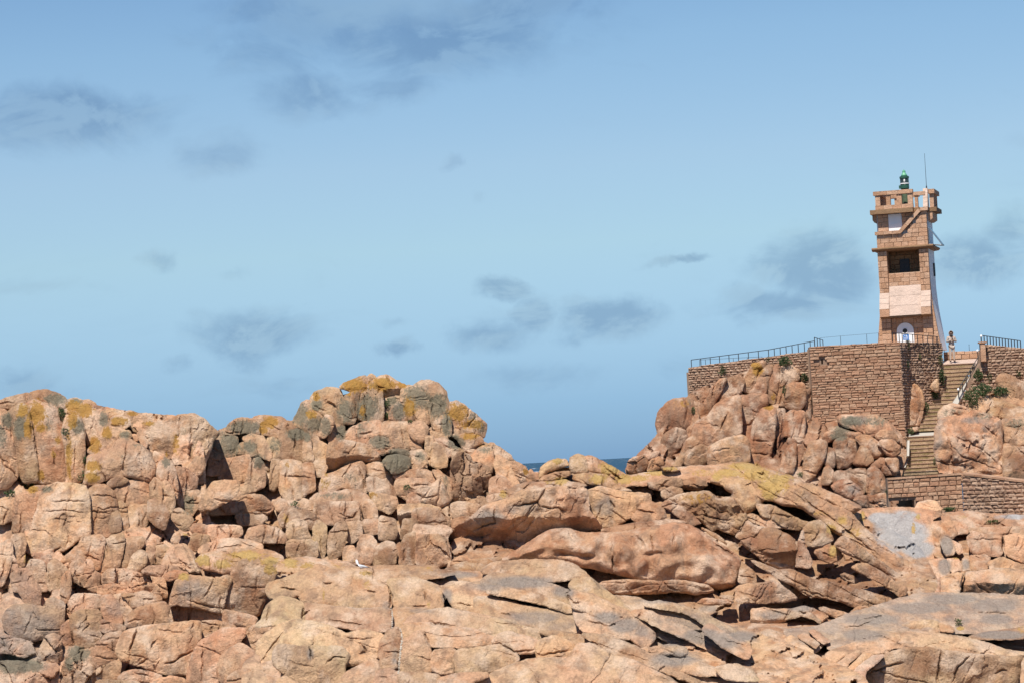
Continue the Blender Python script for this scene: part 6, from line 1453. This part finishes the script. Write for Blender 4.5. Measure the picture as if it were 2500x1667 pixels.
# ------------------------------------------------------------------ person
def skin(name, mat, joints, bones, parent=None, sub=2, loc=(0, 0, 0)):
    me = bpy.data.meshes.new(name); me.from_pydata([j[0] for j in joints], bones, []); me.update(); me.materials.append(mat)
    ob = bpy.data.objects.new(name, me); ob.location = loc; link(ob, parent)
    sk = ob.modifiers.new('skin', 'SKIN'); sk.use_smooth_shade = True
    if not me.skin_vertices: 
        with bpy.context.temp_override(object=ob): pass
    ly = me.skin_vertices[0] if len(me.skin_vertices) else None
    if ly is not None:
        for k, j in enumerate(joints):
            r = j[1]; ly.data[k].radius = r if isinstance(r, tuple) else (r, r)
        ly.data[0].use_root = True
    ss = ob.modifiers.new('smooth', 'SUBSURF'); ss.levels = sub; ss.render_levels = sub
    return ob
PB = unp(2325.5, 882.5, 167.6)
per = empty('person', PB, math.radians(4)); tag(per, 'person in a mottled beige hooded jacket and sunglasses looking down at a phone', 'person')
def mirror(js): return [((-j[0][0], j[0][1], j[0][2]), j[1]) for j in js]
arm = [((.19, .0, 1.40), .055), ((.27, -.02, 1.14), .045), ((.06, -.22, 1.24), .032), ((.03, -.25, 1.26), .034)]
leg = [((.09, .0, .86), .085), ((.10, -.01, .48), .058), ((.11, .02, .10), .042), ((.12, -.10, .045), .04)]
J = [((0, 0, .95), (.14, .10)), ((0, 0, 1.18), (.13, .10)), ((0, 0, 1.40), (.15, .10)), ((0, -.01, 1.50), .055), ((0, -.04, 1.60), (.075, .085)), ((0, -.04, 1.69), (.07, .085))]
J += arm + mirror(arm) + leg + mirror(leg)
Bn = [(0, 1), (1, 2), (2, 3), (3, 4), (4, 5), (2, 6), (6, 7), (7, 8), (8, 9), (2, 10), (10, 11), (11, 12), (12, 13), (0, 14), (14, 15), (15, 16), (16, 17), (0, 18), (18, 19), (19, 20), (20, 21)]
def grow(o, js, bn): return o
body = skin('body', M['skin'], J, Bn, per)
k_ = lambda js, g_: [(p, tuple(x + g_ for x in (r if isinstance(r, tuple) else (r, r)))) for p, r in js]
JJ = k_([((0, 0, .84), (.15, .11)), ((0, 0, 1.0), (.15, .11)), ((0, 0, 1.18), (.135, .11)), ((0, 0, 1.38), (.16, .11))] + arm[:3] + mirror(arm[:3]), .028)
skin('jacket', M['jacket'], JJ, [(0, 1), (1, 2), (2, 3), (3, 4), (4, 5), (5, 6), (3, 7), (7, 8), (8, 9)], per)
JT = k_([((0, 0, .93), (.13, .10))] + leg[:3] + mirror(leg[:3]), .016)
skin('trousers', M['trousers'], JT, [(0, 1), (1, 2), (2, 3), (0, 4), (4, 5), (5, 6)], per)
for s in (-1, 1): skin('boot', M['boots'], [((s * .11, .03, .12), .06), ((s * .115, .02, .055), .062), ((s * .125, -.13, .04), (.052, .045))], [(0, 1), (1, 2)], per)
hood = MB(); hv = []; hf = []
for i in range(9):
    for j in range(12):
        th = -math.radians(20) + math.radians(220) * j / 11; ph = math.pi * i / 8
        hv.append((.125 * math.sin(ph) * math.cos(th), -.03 + .145 * math.sin(ph) * math.sin(th), 1.62 + .145 * math.cos(ph)))
for i in range(8):
    for j in range(11): hf.append((i * 12 + j, i * 12 + j + 1, (i + 1) * 12 + j + 1, (i + 1) * 12 + j))
ho = mesh_obj('hood', hv, hf, M['jacket'], per, True); so = ho.modifiers.new('thick', 'SOLIDIFY'); so.thickness = .02
mesh_obj('hair', [(x * .80, -.03 + (y + .03) * .8 - .018, 1.63 + (z - 1.62) * .92) for x, y, z in hv[:60]], [f for f in hf if max(f) < 60], M['hair'], per, True)
MB().box((-.072, -.135, 1.615), (-.006, -.115, 1.655)).box((.006, -.135, 1.615), (.072, -.115, 1.655)).box((-.006, -.13, 1.638), (.006, -.118, 1.648)).build('sunglasses', M['black'], per)
MB().lathe([(0, 1.44), (.10, 1.45), (.105, 1.50), (.085, 1.545), (.0, 1.55)], (0, -.035, 0), 14).build('scarf', M['dark_cloth'], per, True)
for s in (-1, 1):
    hb = MB().box((s * .03 - .035, -.285, 1.235), (s * .03 + .035, -.25, 1.30)).build('hand', M['skin'], per)
    for k in range(4): MB().tube((s * .06, -.275 + .004 * k, 1.245 + .017 * k), (s * .012, -.30, 1.25 + .016 * k), .0085, 6, .007).build('finger', M['skin'], hb)
    MB().tube((s * .045, -.265, 1.29), (s * .008, -.29, 1.325), .0095, 6, .008).build('thumb', M['skin'], hb)
ph_ = MB().box((-.038, -.008, -.07), (.038, .008, .07)).build('phone', M['black'])
ph_.location = per.matrix_basis @ Vector((0, -.275, 1.33)); ph_.rotation_euler = (math.radians(-35), 0, math.radians(4)); tag(ph_, 'dark phone held at the chest by the person on the terrace', 'phone')
# ------------------------------------------------------------------ small things resting on the rocks: found by looking down the line of sight at what is built
bpy.context.view_layer.update()
DG = bpy.context.evaluated_depsgraph_get()
def hit(px, py):
    d = ray(px, py).normalized()
    ok, loc, nor, *_ = scene.ray_cast(DG, Vector((0, 0, 0)), d)
    return (loc, nor) if ok else (unp(px, py, 120), Vector((0, 0, 1)))
# gull
gl, _ = hit(884, 1388.0); gl = unp(884, 1386.0, gl.y - .35)
gu = empty('seagull', gl + Vector((0, -.05, -.02)), math.radians(3)); tag(gu, 'white seagull with a grey back sitting on the foreground ledge', 'seagull')
SC = gl.y / F_PX
def loft(name, rings, mat, parent, seg=14):
    v = []; f = []
    for (x, y, z, rx, ry, rz, tilt) in rings:
        for k in range(seg):
            t = 2 * math.pi * k / seg
            v.append((x + rz * math.sin(t) * math.sin(tilt), y + ry * math.cos(t), z + rz * math.sin(t) * math.cos(tilt)))
    for i in range(len(rings) - 1):
        for k in range(seg): f.append((i * seg + k, i * seg + (k + 1) % seg, (i + 1) * seg + (k + 1) % seg, (i + 1) * seg + k))
    f.append(tuple(range(seg - 1, -1, -1))); f.append(tuple(range((len(rings) - 1) * seg, len(rings) * seg)))
    return mesh_obj(name, v, f, mat, parent, True)
u_ = lambda p: p * SC
loft('body', [(u_(17), 0, u_(2.2), 0, u_(.8), u_(.5), 0), (u_(12), 0, u_(3.2), 0, u_(2.5), u_(1.8), 0), (u_(6), 0, u_(4.4), 0, u_(4.2), u_(3.6), 0), (u_(-1), 0, u_(5.0), 0, u_(5.0), u_(5.0), .05), (u_(-6.5), 0, u_(6.0), 0, u_(4.8), u_(5.8), -.35), (u_(-9), 0, u_(9.0), 0, u_(4.2), u_(4.9), -.9), (u_(-10.6), 0, u_(13.0), 0, u_(3.3), u_(3.7), -1.35), (u_(-11.4), 0, u_(16.5), 0, u_(3.0), u_(3.3), -1.5), (u_(-12.0), 0, u_(19.6), 0, u_(3.0), u_(3.4), -1.5), (u_(-12.3), 0, u_(21.8), 0, u_(2.1), u_(2.3), -1.5), (u_(-12.4), 0, u_(22.9), 0, u_(.7), u_(.8), -1.5)], M['gull_white'], gu)
loft('beak', [(u_(-14.6), 0, u_(20.0), 0, u_(.9), u_(1.0), 0), (u_(-17.6), 0, u_(19.6), 0, u_(.65), u_(.75), 0), (u_(-19.4), 0, u_(18.7), 0, u_(.2), u_(.25), 0)], M['beak'], gu, 8)
for s in (-1, 1):
    loft('wing', [(u_(-6), s * u_(4.0), u_(7.5), 0, u_(.8), u_(1.6), 0), (u_(0), s * u_(4.7), u_(7.0), 0, u_(.9), u_(3.0), 0), (u_(7), s * u_(3.6), u_(5.2), 0, u_(.8), u_(2.2), 0), (u_(14), s * u_(1.6), u_(3.4), 0, u_(.5), u_(1.0), 0)], M['gull_grey'], gu, 10)
    loft('wing_tip', [(u_(13.5), s * u_(1.6), u_(3.6), 0, u_(.5), u_(.9), 0), (u_(17), s * u_(.9), u_(3.2), 0, u_(.4), u_(.7), 0), (u_(20.5), s * u_(.4), u_(3.0), 0, u_(.15), u_(.2), 0)], M['gull_black'], gu, 8)
    MB().lathe([(0, -.01), (.01, -.006), (.013, 0), (.01, .006), (0, .01)], (u_(-13.6), s * u_(2.75), u_(20.6)), 8).build('eye', M['black'], gu, True)
# plants: every leaf a folded blade, growing from a few stems
def leaf_mesh(n, rx, rz, ry, size, rng, mat, parent):
    v = []; f = []
    for k in range(n):
        while True:
            p = Vector((rng.uniform(-1, 1), rng.uniform(-1, 1), rng.uniform(-1, 1)))
            r = p.length
            if .25 < r < 1 and rng.random() < .35 + .65 * r: break
        lump = .78 + .30 * math.sin(p.x * 5.1 + 1.3 * parent.location.x) * math.cos(p.z * 4.3 + parent.location.z) + rng.uniform(-.08, .12)
        c = Vector((p.x * rx * lump, p.y * ry * lump, p.z * rz * lump + rz))
        d = (Vector((p.x, p.y, p.z * .6 + .7)) + Vector((rng.gauss(0, .5), rng.gauss(0, .5), rng.gauss(0, .4)))).normalized()
        s = d.orthogonal().normalized(); s.rotate(Matrix.Rotation(rng.uniform(0, 6.28), 3, d))
        l = size * rng.uniform(.6, 1.3); w_ = l * rng.uniform(.16, .28); b = len(v)
        nrm = d.cross(s) * (w_ * .35)
        v += [c, c + d * l * .5 + s * w_ + nrm, c + d * l, c + d * l * .5 - s * w_ + nrm]; f += [(b, b + 1, b + 2), (b, b + 2, b + 3)]
    return mesh_obj('foliage', v, f, mat, parent)
PLANTS = [
 ('G', 840, 375, 40, 55, 0, 'round green shrub growing out of the long rubble wall at its left'),
 ('G', 1385, 285, 62, 50, 0, 'largest green shrub on the rocks under the sloping railing'),
 ('G', 1560, 420, 44, 38, 0, 'green shrub in the corner where the tall wall meets the rocks'),
 ('G', 1378, 545, 16, 50, 0, 'narrow green tuft in a cleft above the pale perched block'),
 ('G', 560, 715, 15, 40, 0, 'narrow dark tuft beside the rounded brown boulder under the long wall'),
 ('G', 1232, 240, 22, 24, 1, 'small olive tuft left of the largest shrub under the railing'),
 ('H', 1312, 290, 18, 62, 0, 'dark creeper hanging near the top of the shaded return wall'),
 ('H', 1306, 470, 16, 60, 0, 'dark creeper hanging halfway down the shaded return wall'),
 ('H', 1410, 375, 18, 34, 1, 'olive weed growing out of the middle of the wall left of the steps'),
 ('H', 1600, 430, 22, 60, 1, 'tall yellowish weed at the corner by the top steps'),
 ('H', 1612, 600, 32, 78, 0, 'tall green bush on the left of the upper steps'),
 ('H', 1545, 720, 40, 42, 0, 'round green bush below the small pointed rock by the steps'),
 ('H', 1476, 845, 30, 56, 0, 'green bush beside the middle steps, right of the upright orange rock'),
 ('H', 1338, 1045, 26, 38, 0, 'green tuft left of the landing between the two flights'),
 ('H', 1946, 570, 38, 62, 0, 'dark green bush just below the concrete coping'),
 ('H', 2042, 580, 28, 55, 0, 'small dark bush on the right-hand rubble wall beside the coping bush'),
 ('H', 1890, 800, 80, 95, 0, 'big green bush between the coping and the grey boulder'),
 ('H', 1985, 700, 85, 62, 0, 'wide green bush spreading over the rubble wall foot'),
 ('H', 2140, 690, 88, 42, 0, 'low green bush furthest right on the pink rocks'),
 ('H', 2305, 525, 20, 32, 0, 'small dark tuft at the right edge of the rubble wall'),
 ('H', 1552, 1310, 14, 34, 0, 'small green tuft at the right end of the lowest steps'),
 ('H', 350, 1415, 30, 22, 0, 'small green tuft low down in the red bluff'),
 ('A', 550, 480, 42, 68, 0, 'dark green shrub in the upper cleft of the left cliff'),
 ('A', 586, 605, 30, 36, 0, 'small dark tuft below the shrub in the left cliff cleft'),
 ('A', 730, 1035, 38, 58, 0, 'dark green bush at the foot of the left cliff slabs'),
 ('A', 760, 870, 14, 46, 0, 'narrow dark tuft in the crack beside the split boulder'),
 ('A', 245, 1075, 76, 22, 0, 'low green mat on the ledge under the left cliff'),
 ('A', 95, 1145, 46, 26, 0, 'low green tuft at the far left below the cliff slabs'),
 ('C', 1632, 440, 28, 46, 0, 'dark green tuft in the hollow under the right orange cap rock'),
 ('C', 1636, 540, 24, 38, 0, 'dark green tuft beside the pointed grey slab'),
 ('C', 1845, 562, 18, 12, 1, 'tiny olive tuft at the foot of the big grey dome'),
 ('C', 2006, 978, 17, 14, 0, 'tiny bright tuft right of the brown block on the pile'),
 ('C', 1812, 1162, 34, 24, 0, 'small round tuft on the big pink rock face'),
 ('C', 812, 1310, 36, 24, 0, 'small dark tuft in the joint above the loaf-shaped boulder'),
 ('I', 1690, 552, 55, 22, 0, 'low green tuft at the foot of the low wall'),
 ('I', 1125, 410, 14, 36, 0, 'narrow tuft where the low wall meets the red boulders'),
 ('I', 2070, 655, 80, 12, 1, 'thin olive mat in a crack of the pale shelf'),
 ('J', 1765, 545, 30, 36, 1, 'dry olive tuft behind the loose triangular stone')]
rngp = random.Random(21)
for (c, x, y, rx, ry, dry, lab) in PLANTS:
    ox, oy, z = ORG[c]; px, py = ox + x * z, oy + y * z
    loc, nor = hit(px, py - 2)
    s = loc.y / F_PX * z
    rX, rZ = rx * s, ry * s
    root = empty('shrub' if rX > .2 else 'tuft', loc + Vector((0, -.04, -.02))); tag(root, lab, 'plant', 'plants growing on the rocks and walls')
    mat = M['leaf_dry'] if dry else M['leaf']
    n_ = int(min(900, max(70, 5200 * rX * rZ)))
    leaf_mesh(n_, rX * 1.05, rZ * 1.02, min(rX, rZ) * .8 + .06, .10 if rX > .2 else .075, rngp, mat, root)
    sm = MB()
    for k in range(5): sm.tube((0, .06, -.03), (rngp.uniform(-.7, .7) * rX, rngp.uniform(-.3, .3) * rX, rZ * rngp.uniform(.6, 1.6)), .010, 5, .004)
    sm.build('stem', M['stem'], root)
# seam of pale pebbles in the foreground joint
pb = MB(); rngq = random.Random(5)
for seq in ("1303,790 1312,830 1315,880 1311,980", "1385,985 1394,1020 1402,1080 1392,1170 1384,1250 1378,1330 1372,1390"):
    P = pts_of('D', seq)
    for a, b in zip(P[:-1], P[1:]):
        m_ = int(np.linalg.norm(b - a) / .8)
        for k in range(m_):
            q = a + (b - a) * rngq.random() + np.array((rngq.gauss(0, .8), 0))
            loc, nor = hit(float(q[0]), float(q[1])); r = rngq.uniform(.016, .034); sq = [rngq.uniform(.7, 1.2) for _ in range(3)]
            base = [(1, 0, 0), (-1, 0, 0), (0, 1, 0), (0, -1, 0), (0, 0, 1), (0, 0, -1)]
            c = loc + nor * r * .5
            pb.add([(c.x + x * r * sq[0], c.y + y * r * sq[1], c.z + z_ * r * sq[2]) for x, y, z_ in base], [(0, 2, 4), (2, 1, 4), (1, 3, 4), (3, 0, 4), (2, 0, 5), (1, 2, 5), (3, 1, 5), (0, 3, 5)])
tag(pb.build('pebble_seam', M['pebble']), 'pale pebbles packed in a vertical joint of the foreground slabs', 'pebbles', kind='stuff')
